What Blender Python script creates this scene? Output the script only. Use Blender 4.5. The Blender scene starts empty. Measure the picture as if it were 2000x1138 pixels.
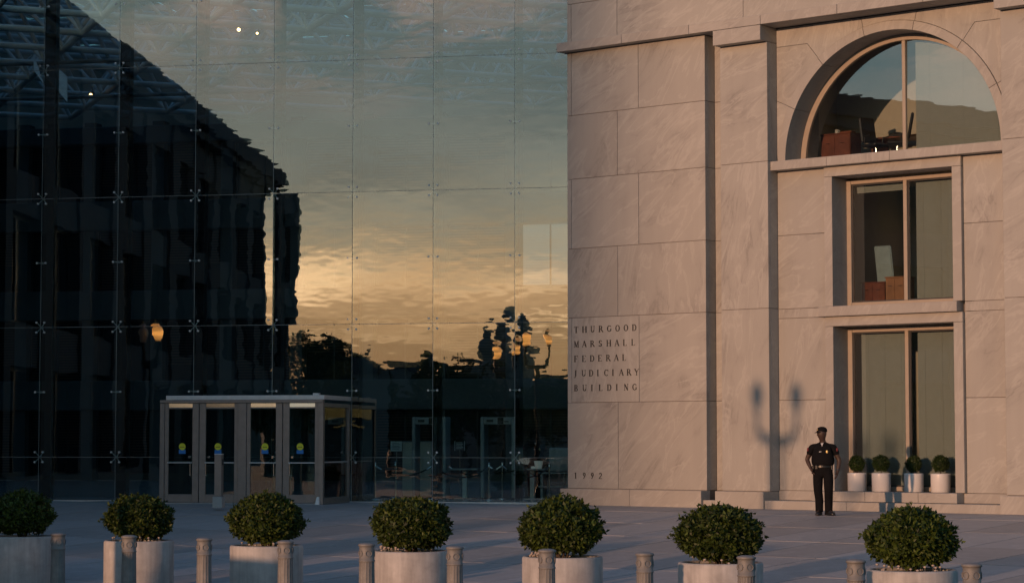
import bpy, bmesh, math, random
from mathutils import Vector, Matrix, noise
random.seed(7)
R_ = math.radians
sc = bpy.context.scene
col = sc.collection
# ------------------------------------------------------------------ camera
F_PX, HOR, CAM_H = 4500.0, 863.0, 1.53            # focal length and horizon row of the 2000 x 1138 photograph
PITCH = math.atan((HOR - 569) / F_PX)
cam_d = bpy.data.cameras.new('camera'); cam = bpy.data.objects.new('camera', cam_d); col.objects.link(cam)
cam.location = (0, 0, CAM_H); cam.rotation_euler = (R_(90) + PITCH, 0, 0)
cam_d.sensor_width = 36; cam_d.lens = 36 * F_PX / 2000; cam_d.clip_start = .5; cam_d.clip_end = 5000
sc.camera = cam
# ------------------------------------------------------------------ light
GL_R = .17                                         # how much the coated glass front mirrors
SUN_AZ, SUN_EL = 37.4, 6.0                         # degrees left of straight behind the camera, above the horizon
sun_dir = Vector((-math.sin(R_(SUN_AZ)) * math.cos(R_(SUN_EL)), -math.cos(R_(SUN_AZ)) * math.cos(R_(SUN_EL)), math.sin(R_(SUN_EL))))
sl = bpy.data.lights.new('sun', 'SUN'); so = bpy.data.objects.new('sun', sl); col.objects.link(so)
sl.energy = 2.95; sl.angle = R_(.75); sl.color = (1, .53, .30)
so.rotation_euler = sun_dir.to_track_quat('Z', 'Y').to_euler(); so.location = (-20, -20, 40)
sc.view_settings.view_transform = 'Standard'; sc.view_settings.look = 'None'
sc.view_settings.gamma = 1; sc.view_settings.exposure = 0.0
sc.cycles.use_denoising = True
sc.cycles.max_bounces = 8; sc.cycles.transparent_max_bounces = 24; sc.cycles.sample_clamp_indirect = 6
sc.cycles.caustics_reflective = False; sc.cycles.caustics_refractive = False

class NT:
    """tiny node helper"""
    def __init__(s, tree): s.t = tree; s.n = tree.nodes; s.l = tree.links
    def add(s, kind, **kw):
        nd = s.n.new(kind)
        for k, v in kw.items():
            if k == 'ins':
                for a, b in v.items():
                    if hasattr(b, 'is_linked'): s.l.new(b, nd.inputs[a])
                    else: nd.inputs[a].default_value = b
            else: setattr(nd, k, v)
        return nd
    def math(s, op, a, b=0.0, c=0.0, clamp=False):
        nd = s.add('ShaderNodeMath', operation=op, use_clamp=clamp)
        for i, v in enumerate((a, b, c)):
            if hasattr(v, 'is_linked'): s.l.new(v, nd.inputs[i])
            else: nd.inputs[i].default_value = v
        return nd.outputs[0]
    def ramp(s, fac, stops, interp='LINEAR'):
        nd = s.n.new('ShaderNodeValToRGB'); cr = nd.color_ramp; cr.interpolation = interp
        while len(cr.elements) > len(stops): cr.elements.remove(cr.elements[-1])
        while len(cr.elements) < len(stops): cr.elements.new(.5)
        for e, (p, c) in zip(cr.elements, stops):
            e.position = p; e.color = (c[0], c[1], c[2], 1) if hasattr(c, '__len__') else (c, c, c, 1)
        s.l.new(fac, nd.inputs[0]); return nd.outputs[0]
    def mix(s, fac, a, b, mode='MIX'):
        nd = s.add('ShaderNodeMix', data_type='RGBA', blend_type=mode)
        for i, v in ((0, fac), (6, a), (7, b)):
            if hasattr(v, 'is_linked'): s.l.new(v, nd.inputs[i])
            elif i == 0: nd.inputs[0].default_value = v
            else: nd.inputs[i].default_value = (v[0], v[1], v[2], 1)
        return nd.outputs[2]
    def noise(s, vec, scale, detail=4, rough=.5, dist=0.0):
        nd = s.add('ShaderNodeTexNoise', ins={'Scale': scale, 'Detail': detail, 'Roughness': rough, 'Distortion': dist})
        if vec is not None: s.l.new(vec, nd.inputs['Vector'])
        return nd.outputs['Fac']
    def mapping(s, vec, loc=(0, 0, 0), rot=(0, 0, 0), scale=(1, 1, 1)):
        nd = s.add('ShaderNodeMapping'); s.l.new(vec, nd.inputs[0])
        nd.inputs[1].default_value = loc; nd.inputs[2].default_value = rot; nd.inputs[3].default_value = scale
        return nd.outputs[0]

# ------------------------------------------------------------------ sky: evening sky with broken cloud, brightest towards the low sun
world = bpy.data.worlds.new('World'); sc.world = world; world.use_nodes = True
w = NT(world.node_tree); w.n.clear()
sky = w.add('ShaderNodeTexSky', sky_type='NISHITA', sun_disc=False, sun_elevation=R_(SUN_EL), altitude=50, air_density=1.3, dust_density=1.6, ozone_density=2.5)
sky.sun_rotation = math.atan2(sun_dir.x, sun_dir.y)
tc = w.add('ShaderNodeTexCoord'); sep = w.add('ShaderNodeSeparateXYZ'); w.l.new(tc.outputs['Generated'], sep.inputs[0])
sx, sy, sz = sep.outputs
rot = w.add('ShaderNodeVectorRotate', rotation_type='Z_AXIS', ins={'Angle': -math.atan2(sun_dir.y, sun_dir.x)}); w.l.new(tc.outputs['Generated'], rot.inputs['Vector'])
s2 = w.add('ShaderNodeSeparateXYZ'); w.l.new(rot.outputs[0], s2.inputs[0])       # x' towards the sun, y' across
el = w.math('MAXIMUM', sz, 0.0)
den = w.math('ADD', el, .07)
cu = w.math('DIVIDE', s2.outputs[0], den); cv = w.math('DIVIDE', s2.outputs[1], den)
cvec = w.add('ShaderNodeCombineXYZ'); w.l.new(w.math('MULTIPLY', cu, .75), cvec.inputs[0]); w.l.new(cv, cvec.inputs[1])
n1 = w.noise(cvec.outputs[0], .42, 4, .45, .4)
n2 = w.noise(cvec.outputs[0], 1.4, 4, .5, .6)
fine = w.math('ADD', w.math('MULTIPLY', n1, .7), w.math('MULTIPLY', n2, .3))
mask = w.ramp(fine, [(.44, 0), (.62, 1)])
near_sun = w.ramp(s2.outputs[0], [(.70, 0), (.90, .75), (.97, 1)], 'EASE')          # 1 towards the sun's azimuth, falling off to the sides
high = w.ramp(el, [(0, 1), (.20, .9), (.45, .12), (.8, 0)])
near = w.math('MULTIPLY', near_sun, high)
KN = 1.0 / GL_R
grad = w.ramp(w.math('MULTIPLY', el, 2.0), [(p * 2, [c * KN * .22 for c in k]) for p, k in ((0, (.21, .105, .048)), (.027, (.225, .122, .056)), (.045, (.255, .148, .070)), (.064, (.42, .245, .118)), (.082, (.27, .195, .118)), (.10, (.218, .190, .140)), (.125, (.168, .170, .146)), (.155, (.094, .113, .108)), (.20, (.054, .072, .076)), (.35, (.06, .085, .10)))])
pn = w.noise(w.mapping(tc.outputs['Generated'], loc=(.3, .2, .1), scale=(3.2, 3.2, 7)), 2.0, 5, .55, .6)
pink = w.math('MULTIPLY', w.ramp(pn, [(.44, 0), (.58, 1)]), w.ramp(w.math('MULTIPLY', el, 2.0), [(.27, 0), (.35, 1), (.7, .6), (.95, 0)]))
grad = w.mix(w.math('MULTIPLY', pink, .85), grad, [c * KN * .22 for c in (.25, .175, .14)])
shade = w.ramp(fine, [(.36, 1.22), (.50, 1.0), (.62, .72)])
grad = w.mix(1.0, grad, shade, 'MULTIPLY')
grad = w.mix(1.0, grad, (1 / .22, 1 / .22, 1 / .22), 'MULTIPLY')
SKY_K = .098
base = w.mix(1.0, sky.outputs[0], (SKY_K * 1.10, SKY_K * 1.72, SKY_K * 2.2), 'MULTIPLY')
cloud_far = w.ramp(el, [(0, (.34, .36, .40)), (.12, (.34, .43, .50)), (.4, (.32, .45, .56)), (1, (.26, .40, .54))])
base = w.mix(w.math('MULTIPLY', mask, .38), base, cloud_far)
veil = w.mix(near, base, grad)
streak_n = w.noise(w.mapping(tc.outputs['Generated'], loc=(.9, .45, .2), scale=(1.15, 1.15, 17)), 2.2, 3, .5, .5)
streak = w.ramp(streak_n, [(.525, 0), (.615, 1), (.68, .3), (.8, 0)])
band = w.ramp(w.math('MULTIPLY', el, 4.0), [(.18, 0), (.225, 1), (.285, 1), (.33, .0)])
lin = w.math('MULTIPLY', w.math('MULTIPLY', w.math('MULTIPLY', streak, band), near), w.ramp(n1, [(.36, .3), (.50, 1)]), clamp=True)
full = w.mix(w.math('MULTIPLY', lin, .95), veil, [c * KN for c in (1.15, .74, .38)])
inv = w.mix(1.0, full, (10, 10, 10), 'MULTIPLY')
bg = w.add('ShaderNodeBackground', ins={'Strength': .10}); w.l.new(inv, bg.inputs[0])
out = w.add('ShaderNodeOutputWorld'); w.l.new(bg.outputs[0], out.inputs[0])

# ------------------------------------------------------------------ materials
MAT = {}
def new_mat(name):
    m = bpy.data.materials.new(name); m.use_nodes = True; t = NT(m.node_tree); t.n.clear()
    o = t.add('ShaderNodeOutputMaterial'); MAT[name] = m
    return m, t, o
def simple(name, colr, rough=.6, metal=0.0, vary=.12, scale=6.0, bump=0.0, spec=.5, emit=None, es=1.0, rand=.0, streak=.0, glow=None):
    m, t, o = new_mat(name)
    tcn = t.add('ShaderNodeTexCoord'); nf = t.noise(tcn.outputs['Object'], scale, 5, .6)
    lo = [c * (1 - vary) for c in colr]; hi = [min(1, c * (1 + vary)) for c in colr]
    c = t.ramp(nf, [(.3, lo), (.7, hi)])
    if rand:
        oi = t.add('ShaderNodeObjectInfo'); c = t.mix(1.0, c, t.ramp(oi.outputs['Random'], [(0, 1 - rand), (1, 1)]), 'MULTIPLY')
    if streak:
        sn = t.noise(t.mapping(tcn.outputs['Object'], scale=(7, 7, .6)), 1.0, 5, .6); oi2 = t.add('ShaderNodeObjectInfo')
        c = t.mix(1.0, c, t.ramp(sn, [(.38, 1 - streak), (.58, 1)]), 'MULTIPLY')
    b = t.add('ShaderNodeBsdfPrincipled', ins={'Roughness': rough, 'Metallic': metal, 'Specular IOR Level': spec}); t.l.new(c, b.inputs['Base Color'])
    if bump:
        bn = t.add('ShaderNodeBump', ins={'Strength': bump, 'Distance': .02}); t.l.new(t.noise(tcn.outputs['Object'], scale * 4, 4), bn.inputs['Height']); t.l.new(bn.outputs[0], b.inputs['Normal'])
    if emit: b.inputs['Emission Color'].default_value = (*emit, 1); b.inputs['Emission Strength'].default_value = es
    if glow:
        sg = t.add('ShaderNodeSeparateXYZ'); t.l.new(tcn.outputs['Generated'], sg.inputs[0]); t.l.new(t.math('MULTIPLY', t.ramp(sg.outputs[2], glow), es * 2), b.inputs['Emission Strength'])
    t.l.new(b.outputs[0], o.inputs[0]); return m
def marble(name, base, vein, rough=.55, tint=.08):
    m, t, o = new_mat(name)
    tcn = t.add('ShaderNodeTexCoord'); oi = t.add('ShaderNodeObjectInfo')
    off = t.add('ShaderNodeVectorMath', operation='SCALE'); off.inputs[0].default_value = (37, 11, 53); t.l.new(oi.outputs['Random'], off.inputs['Scale'])
    ad = t.add('ShaderNodeVectorMath', operation='ADD'); t.l.new(tcn.outputs['Object'], ad.inputs[0]); t.l.new(off.outputs[0], ad.inputs[1])
    rt = t.add('ShaderNodeVectorRotate', rotation_type='Y_AXIS'); t.l.new(ad.outputs[0], rt.inputs['Vector'])
    t.l.new(t.math('MULTIPLY_ADD', t.math('FRACT', t.math('MULTIPLY', oi.outputs['Random'], 7.3)), 1.1, .35), rt.inputs['Angle'])
    st = t.mapping(rt.outputs[0], scale=(.34, .7, 1.25))
    v1 = t.noise(st, .95, 7, .56, 1.1); v2 = t.noise(st, 2.3, 6, .6, 1.6)
    blot = t.noise(ad.outputs[0], .8, 4, .5, .5); grain = t.noise(tcn.outputs['Object'], 60, 3, .6)
    band = t.ramp(v1, [(.40, .0), (.485, .30), (.505, 1), (.53, .35), (.62, .0)])
    thin = t.ramp(v2, [(.475, 0), (.497, .9), (.52, 0)])
    f = t.math('MULTIPLY_ADD', thin, .35, t.math('MULTIPLY', band, .78), clamp=True)
    f = t.math('MULTIPLY', f, t.ramp(blot, [(.44, .05), (.66, 1)]))
    c = t.mix(f, base, vein)
    v3 = t.noise(t.mapping(st, loc=(9, 3, 5)), 1.5, 6, .6, 1.0)
    c = t.mix(t.math('MULTIPLY', t.ramp(v3, [(.50, 0), (.535, 1), (.56, .2), (.66, 0)]), .85), c, [min(1, b * 1.16) for b in base])
    c = t.mix(t.math('MULTIPLY', t.ramp(blot, [(.4, 0), (.7, 1)]), .22), c, [b * .86 for b in base])
    c = t.mix(1.0, c, t.ramp(grain, [(.3, .93), (.7, 1.0)]), 'MULTIPLY')
    c = t.mix(1.0, c, t.ramp(oi.outputs['Random'], [(0, (1 - tint, 1 - tint * 1.1, 1 - tint * 1.2)), (1, (1, 1, 1))]), 'MULTIPLY')
    stain = t.noise(t.mapping(tcn.outputs['Object'], scale=(3.0, 3.0, .25)), 1.2, 5, .6)
    c = t.mix(1.0, c, t.ramp(stain, [(.35, .955), (.6, 1.0)]), 'MULTIPLY')
    b = t.add('ShaderNodeBsdfPrincipled', ins={'Roughness': rough, 'Specular IOR Level': .35}); t.l.new(c, b.inputs['Base Color'])
    bn = t.add('ShaderNodeBump', ins={'Strength': .25, 'Distance': .004}); t.l.new(grain, bn.inputs['Height']); t.l.new(bn.outputs[0], b.inputs['Normal'])
    t.l.new(b.outputs[0], o.inputs[0]); return m
marble('stone', (.380, .375, .352), (.235, .228, .218))
marble('stone_trim', (.368, .358, .335), (.285, .275, .26), tint=.05)
simple('mortar', (.17, .15, .135), .9)
m_pav = marble('paving', (.42, .415, .42), (.33, .33, .34), rough=.6, tint=.20)
simple('joint_bed', (.07, .07, .075), .9, vary=.3)
simple('asphalt', (.05, .05, .052), .85, vary=.3, scale=20)
simple('earth', (.08, .08, .07), .9, vary=.3, scale=1)
def glass(name, refl, tint, wave=0.0, rough=0.0, gl=(1, 1, 1)):
    m, t, o = new_mat(name)
    tr = t.add('ShaderNodeBsdfTransparent', ins={'Color': (*tint, 1)})
    g = t.add('ShaderNodeBsdfGlossy', ins={'Roughness': rough, 'Color': (*gl, 1)})
    if wave:
        tcn = t.add('ShaderNodeTexCoord'); oi = t.add('ShaderNodeObjectInfo')
        cb = t.add('ShaderNodeCombineXYZ'); t.l.new(t.math('MULTIPLY', oi.outputs['Random'], 50), cb.inputs[1])
        ad = t.add('ShaderNodeVectorMath', operation='ADD'); t.l.new(tcn.outputs['Object'], ad.inputs[0]); t.l.new(cb.outputs[0], ad.inputs[1])
        h = t.math('MULTIPLY_ADD', t.noise(t.mapping(ad.outputs[0], scale=(.6, 1, 1.5)), 3.0, 1, .4), .24, t.noise(ad.outputs[0], .55, 1, .3))
        bn = t.add('ShaderNodeBump', ins={'Strength': 1.0, 'Distance': wave}); t.l.new(h, bn.inputs['Height']); t.l.new(bn.outputs[0], g.inputs['Normal'])
    fr = t.add('ShaderNodeFresnel', ins={'IOR': 1.5})
    fac = t.math('ADD', fr.outputs[0], refl - .04, clamp=True)
    mx = t.add('ShaderNodeMixShader'); t.l.new(fac, mx.inputs[0]); t.l.new(tr.outputs[0], mx.inputs[1]); t.l.new(g.outputs[0], mx.inputs[2])
    t.l.new(mx.outputs[0], o.inputs[0]); return m
glass('glass_front', GL_R, (.78, .93, .94), wave=.0034)
glass('glass_clear', .02, (.92, .97, .97))
glass('glass_fin', .05, (.78, .90, .92))
glass('glass_window', .19, (.84, .87, .86), wave=.002)
glass('glass_door', .09, (.62, .76, .76), wave=.0015)
glass('glass_roof', .03, (.93, .96, .96))
simple('fin_edge', (.45, .60, .58), .3)
simple('steel', (.66, .65, .65), .45, .2, vary=.08)
simple('bronze_frame', (.25, .225, .22), .42, .5, vary=.10)
simple('window_frame', (.36, .31, .25), .45, .25, vary=.06)
simple('dark_frame', (.03, .03, .032), .5)
simple('seal', (.30, .31, .31), .5)
simple('seal_dark', (.05, .052, .055), .6)
simple('truss_white', (.86, .88, .88), .5, vary=.05)
simple('wall_inner', (.13, .14, .14), .8, vary=.1, scale=1)
simple('floor_inner', (.26, .26, .265), .25, vary=.15, scale=2)
simple('blind_dark', (.05, .03, .022), .7)
simple('blind', (.37, .39, .37), .65, vary=.04)
simple('white_glow', (.70, .71, .68), .6, vary=.03, emit=(.95, .92, .85), es=.07)  # weak glow added as if room light fell on the blinds; tray shares it
simple('letter_dark', (.012, .011, .011), .5)
simple('boll', (.20, .195, .19), .62, .1, vary=.18, scale=9, bump=.15)
simple('planter', (.43, .415, .40), .75, vary=.16, scale=5, bump=.12, streak=.22)
simple('pot_white', (.62, .61, .60), .28, vary=.03)
simple('soil', (.035, .026, .02), .95, vary=.4, scale=30, bump=.6)
simple('flower', (.42, .36, .32), .6, vary=.15)
simple('cloth_black', (.006, .006, .007), .9, vary=.2, scale=20, spec=.15)
simple('leather_black', (.012, .012, .013), .35)
simple('skin', (.05, .028, .02), .55, vary=.06)
simple('white_cloth', (.85, .85, .85), .8)
simple('gold', (.60, .44, .18), .45, .7)
simple('red_patch', (.16, .025, .03), .7)
simple('wood', (.20, .06, .032), .4, vary=.35, scale=3)
simple('wood_light', (.34, .16, .08), .45, vary=.25, scale=3)
simple('plaster', (.55, .50, .42), .8, vary=.04)
simple('plastic_grey', (.36, .37, .37), .5, vary=.05)
simple('plastic_dark', (.03, .03, .035), .45)
simple('cushion', (.30, .40, .45), .8)
simple('rope', (.012, .012, .016), .7)
simple('chrome', (.8, .8, .8), .12, 1.0, vary=.02)
simple('dull_metal', (.42, .40, .38), .2, 1.0, vary=.05)
simple('sign_white', (.62, .62, .60), .6)
simple('yellow', (.78, .72, .04), .6, vary=.04)
simple('blue', (.03, .20, .55), .6, vary=.04)
simple('post_green', (.02, .022, .02), .5, .3)
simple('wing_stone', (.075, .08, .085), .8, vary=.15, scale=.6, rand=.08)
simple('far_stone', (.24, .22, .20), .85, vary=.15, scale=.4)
simple('roof_dark', (.08, .08, .085), .8)
simple('pane_dark', (.02, .025, .03), .12)
simple('lamp_on', (1, .7, .4), .5, emit=(1, .55, .22), es=9.0)
simple('globe_on', (1, .75, .5), .4, emit=(1, .40, .08), es=2.0, glow=[(0, .2), (.3, .55), (.5, 1), (.7, .5), (1, .15)])
simple('car_paint', (.35, .33, .30), .22, .5, vary=.03)
simple('tyre', (.02, .02, .02), .8)
def globe_mat():
    m, t, o = new_mat('globe')
    d = t.add('ShaderNodeBsdfTranslucent', ins={'Color': (.85, .82, .75, 1)}); d2 = t.add('ShaderNodeBsdfDiffuse', ins={'Color': (.7, .68, .62, 1)})
    g = t.add('ShaderNodeBsdfGlossy', ins={'Roughness': .12})
    tcn = t.add('ShaderNodeTexCoord'); nf = t.noise(tcn.outputs['Object'], 8, 3)
    a = t.add('ShaderNodeMixShader', ins={0: .3}); t.l.new(d.outputs[0], a.inputs[1]); t.l.new(d2.outputs[0], a.inputs[2])
    b = t.add('ShaderNodeMixShader'); t.l.new(t.ramp(nf, [(.3, .08), (.7, .16)]), b.inputs[0]); t.l.new(a.outputs[0], b.inputs[1]); t.l.new(g.outputs[0], b.inputs[2])
    t.l.new(b.outputs[0], o.inputs[0])
globe_mat()
def leaf_mat(name, dark, light):
    m, t, o = new_mat(name)
    at = t.add('ShaderNodeAttribute', attribute_name='tone'); oi = t.add('ShaderNodeObjectInfo')
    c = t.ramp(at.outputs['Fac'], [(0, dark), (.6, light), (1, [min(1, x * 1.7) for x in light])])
    c = t.mix(1.0, c, t.ramp(oi.outputs['Random'], [(0, .8), (1, 1.1)]), 'MULTIPLY')
    b = t.add('ShaderNodeBsdfPrincipled', ins={'Roughness': .5, 'Specular IOR Level': .3}); t.l.new(c, b.inputs['Base Color'])
    tl = t.add('ShaderNodeBsdfTranslucent'); t.l.new(c, tl.inputs['Color'])
    mx = t.add('ShaderNodeMixShader', ins={0: .25}); t.l.new(b.outputs[0], mx.inputs[1]); t.l.new(tl.outputs[0], mx.inputs[2]); t.l.new(mx.outputs[0], o.inputs[0])
leaf_mat('boxwood', (.012, .024, .004), (.062, .090, .013))
leaf_mat('pot_leaf', (.012, .030, .006), (.045, .075, .014))
leaf_mat('tree_leaf', (.015, .028, .008), (.045, .062, .018))
simple('bark', (.07, .055, .042), .9, vary=.3, scale=10, bump=.5)

# ------------------------------------------------------------------ mesh helpers
class MB:
    def __init__(s): s.v = []; s.f = []; s.m = []; s.sm = []; s.mats = []
    def mi(s, mat):
        if mat not in s.mats: s.mats.append(mat)
        return s.mats.index(mat)
    def add(s, vs, fs, mat, smooth=False):
        b = len(s.v); k = s.mi(mat); s.v += [tuple(p) for p in vs]
        for f in fs: s.f.append([b + i for i in f]); s.m.append(k); s.sm.append(smooth)
        return s
    def box(s, x0, x1, y0, y1, z0, z1, mat, c=0.0, M=None):
        if c <= 0:
            vs = [(x, y, z) for z in (z0, z1) for y in (y0, y1) for x in (x0, x1)]
            fs = [(0, 2, 3, 1), (4, 5, 7, 6), (0, 1, 5, 4), (2, 6, 7, 3), (0, 4, 6, 2), (1, 3, 7, 5)]
        else:
            vs = []; ix = {}
            for sx_, X in ((-1, x0), (1, x1)):
                for sy_, Y in ((-1, y0), (1, y1)):
                    for sz_, Z in ((-1, z0), (1, z1)):
                        for ax in range(3):
                            p = [X - sx_ * c, Y - sy_ * c, Z - sz_ * c]; p[ax] = (X, Y, Z)[ax]
                            ix[(sx_, sy_, sz_, ax)] = len(vs); vs.append(tuple(p))
            fs = []
            for ax in range(3):
                o1, o2 = [i for i in range(3) if i != ax]
                for sg in (-1, 1):
                    q = []
                    for a_, b_ in ((-1, -1), (1, -1), (1, 1), (-1, 1)):
                        k = [0, 0, 0]; k[ax] = sg; k[o1] = a_; k[o2] = b_; q.append(ix[(*k, ax)])
                    fs.append(q if (sg > 0) == (ax != 1) else q[::-1])
            for ax in range(3):
                o1, o2 = [i for i in range(3) if i != ax]
                for a_ in (-1, 1):
                    for b_ in (-1, 1):
                        k0 = [0, 0, 0]; k0[o1] = a_; k0[o2] = b_; k1 = list(k0); k0[ax] = -1; k1[ax] = 1
                        fs.append([ix[(*k0, o1)], ix[(*k1, o1)], ix[(*k1, o2)], ix[(*k0, o2)]])
            for a_ in (-1, 1):
                for b_ in (-1, 1):
                    for c_ in (-1, 1): fs.append([ix[(a_, b_, c_, i)] for i in range(3)])
        if M is not None: vs = [M @ Vector(p) for p in vs]
        s.add(vs, fs, mat); return s
    def tube(s, p, q, r0, r1=None, mat='steel', n=8, cap=True, smooth=True):
        p = Vector(p); q = Vector(q); r1 = r0 if r1 is None else r1; d = (q - p).normalized()
        u = d.orthogonal().normalized(); v_ = d.cross(u); vs = []
        for c_, r in ((p, r0), (q, r1)):
            for i in range(n):
                a = 2 * math.pi * i / n; vs.append(c_ + (u * math.cos(a) + v_ * math.sin(a)) * r)
        s.add(vs, [(i, (i + 1) % n, n + (i + 1) % n, n + i) for i in range(n)], mat, smooth)
        if cap: s.add(vs, [tuple(range(n - 1, -1, -1)), tuple(range(n, 2 * n))], mat)
        return s
    def path(s, pts, rad, mat, n=6):
        pts = [Vector(p) for p in pts]
        for i in range(len(pts) - 1):
            r = rad if not hasattr(rad, '__len__') else rad[i]; r2 = rad if not hasattr(rad, '__len__') else rad[i + 1]
            s.tube(pts[i], pts[i + 1], r, r2, mat, n)
        return s
    def lathe(s, prof, mat, n=24, o=(0, 0, 0), smooth=True, wob=None):
        vs = []; o = Vector(o)
        for k, (r, z) in enumerate(prof):
            for i in range(n):
                a = 2 * math.pi * i / n; rr = r if wob is None else wob(r, a, z)
                vs.append(o + Vector((rr * math.cos(a), rr * math.sin(a), z)))
        fs = [(k * n + i, k * n + (i + 1) % n, (k + 1) * n + (i + 1) % n, (k + 1) * n + i) for k in range(len(prof) - 1) for i in range(n)]
        s.add(vs, fs, mat, smooth)
        s.add(vs, [tuple(range(n - 1, -1, -1)), tuple(range((len(prof) - 1) * n, len(prof) * n))], mat)
        return s
    def prism(s, poly, y0, y1, mat, c=0.0):
        """polygon in (x,z), counter-clockwise seen from -y, front at y0"""
        n = len(poly); fr = inset(poly, c) if c else poly
        vs = [(x, y0, z) for x, z in fr] + [(x, y0 + c, z) for x, z in poly] + [(x, y1, z) for x, z in poly]
        fs = [tuple(range(n)), tuple(range(3 * n - 1, 2 * n - 1, -1))]
        for i in range(n):
            j = (i + 1) % n; fs += [(i, n + i, n + j, j), (n + i, 2 * n + i, 2 * n + j, n + j)]
        s.add(vs, fs, mat); return s
    def sphere(s, o, rx, ry, rz, mat, n=16, m=10):
        prof = [(max(1e-4, math.sin(math.pi * k / m)), -math.cos(math.pi * k / m)) for k in range(m + 1)]
        vs = [(o[0] + r * rx * math.cos(2 * math.pi * i / n), o[1] + r * ry * math.sin(2 * math.pi * i / n), o[2] + z * rz) for r, z in prof for i in range(n)]
        s.add(vs, [(k * n + i, k * n + (i + 1) % n, (k + 1) * n + (i + 1) % n, (k + 1) * n + i) for k in range(m) for i in range(n)], mat, True); return s
    def mesh(s, name):
        me = bpy.data.meshes.new(name); me.from_pydata(s.v, [], s.f)
        for m in s.mats: me.materials.append(MAT[m])
        me.polygons.foreach_set('material_index', s.m); me.polygons.foreach_set('use_smooth', s.sm); me.update(); return me
    def obj(s, name, parent=None, loc=None, rot=None): return link(name, s.mesh(name), parent, loc, rot)
def link(name, data, parent=None, loc=None, rot=None):
    o = bpy.data.objects.new(name, data); col.objects.link(o)
    if parent: o.parent = parent
    if loc is not None: o.location = loc
    if rot is not None: o.rotation_euler = rot
    return o
def inset(poly, g):
    n = len(poly); L = []
    for i in range(n):
        (x0, z0), (x1, z1) = poly[i], poly[(i + 1) % n]; dx, dz = x1 - x0, z1 - z0; l = math.hypot(dx, dz) or 1
        nx, nz = -dz / l, dx / l; L.append((x0 + nx * g, z0 + nz * g, dx / l, dz / l))
    r = []
    for i in range(n):
        x0, z0, a0, b0 = L[i - 1]; x1, z1, a1, b1 = L[i]; d = a0 * b1 - b0 * a1
        if abs(d) < 1e-3: r.append((x1, z1)); continue
        t_ = ((x1 - x0) * b1 - (z1 - z0) * a1) / d; r.append((x0 + a0 * t_, z0 + b0 * t_))
    return r
def tag(o, label=None, cat=None, group=None, kind=None):
    for k, v in (('label', label), ('category', cat), ('group', group), ('kind', kind)):
        if v: o[k] = v
    return o
def thing(name, label, cat, loc=(0, 0, 0), rz=0.0, group=None, scale=1.0):
    o = link(name, None, None, loc, (0, 0, rz)); o.scale = (scale,) * 3; o.empty_display_size = .3
    return tag(o, label, cat, group)
def dup(o, parent=None, **kw):
    c = o.copy(); col.objects.link(c)
    if parent: c.parent = parent
    for k, v in kw.items():
        if k in ('label', 'group', 'category'): c[k] = v
        else: setattr(c, k, v)
    for ch in o.children: dup(ch, c)
    return c
# ------------------------------------------------------------------ photo geometry: a pixel gives a direction, the ground or a wall gives the distance
FW = Vector((0, math.cos(PITCH), math.sin(PITCH))); UP = Vector((0, -math.sin(PITCH), math.cos(PITCH))); CAM = Vector((0, 0, CAM_H))
def ray(px, py): return Vector((1, 0, 0)) * ((px - 1000) / F_PX) + UP * ((569 - py) / F_PX) + FW
def ground(px, py, z=0.0): d = ray(px, py); return CAM + d * ((z - CAM_H) / d.z)
def proj(p): q = Vector(p) - CAM; w_ = q.dot(FW); return 1000 + F_PX * q.x / w_, 569 - F_PX * q.dot(UP) / w_
WA = R_(39.6); T = Vector((math.cos(WA), -math.sin(WA), 0)); N = Vector((-math.sin(WA), -math.cos(WA), 0))
O = ground(1095, 985) - N * .28                    # stone wing: left corner of the pier face
GA = R_(11.6); TG = Vector((math.cos(GA), -math.sin(GA), 0)); NG = Vector((-math.sin(GA), -math.cos(GA), 0))
G = ground(1090, 982)                               # glass front: reference point on the ground
def s_of(x, y): return (Vector((x, y, 0)) - O).dot(N)
def smooth(x): x = max(0, min(1, x)); return x * x * (3 - 2 * x)
def gz(x, y):                                       # the plaza falls gently from the buildings towards the street
    s = min(s_of(x, y), (Vector((x, y, 0)) - G).dot(NG) - 1.5)
    if s < 3: return 0.0
    return -.0555 * (s - 3) if s < 19 else -.888 - .012 * (min(s, 30) - 19)
def gxy(g, y): p = G + TG * g - NG * y; return p   # glass frame -> world
def gpix(px, py, y=0.0):
    P = G - NG * y; d = ray(px, py); p = CAM + d * ((P - CAM).dot(NG) / d.dot(NG)); return (p - G).dot(TG), p.z
def mirror(px, py, D=None, z=None):                # where a thing stands whose reflection in the glass front shows at a pixel
    d = ray(px, py); d = d / math.hypot(d.x, d.y)
    if D is None: D = (z - CAM_H) / d.z
    V = CAM + d * D; return V - NG * (2 * (V - G).dot(NG))
# ================================================================== ground
m = MB(); m.add([(-900, -900, -1.30), (900, -900, -1.30), (900, 900, -1.30), (-900, 900, -1.30)], [(0, 1, 2, 3)], 'earth')
tag(m.obj('ground'), 'dark open ground reaching to the horizon', 'ground', kind='structure')
def wq(a, s, dz=0.0): p = O + T * a + N * s; return Vector((p.x, p.y, gz(p.x, p.y) + dz))
m = MB()
aa = [-75, -40] + [-30 + 1.5 * k for k in range(42)] + [40, 75]
ss = [-4] + [k * 1.0 for k in range(27)] + [26.5]
NA = len(aa)
vs = [wq(a, s, -.03) for s in ss for a in aa]
m.add(vs, [(i * NA + j, i * NA + j + 1, (i + 1) * NA + j + 1, (i + 1) * NA + j) for i in range(len(ss) - 1) for j in range(NA - 1)], 'joint_bed')
plaza = tag(m.obj('plaza'), 'pale stone paved plaza sloping to the street', 'pavement', kind='structure')
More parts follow.
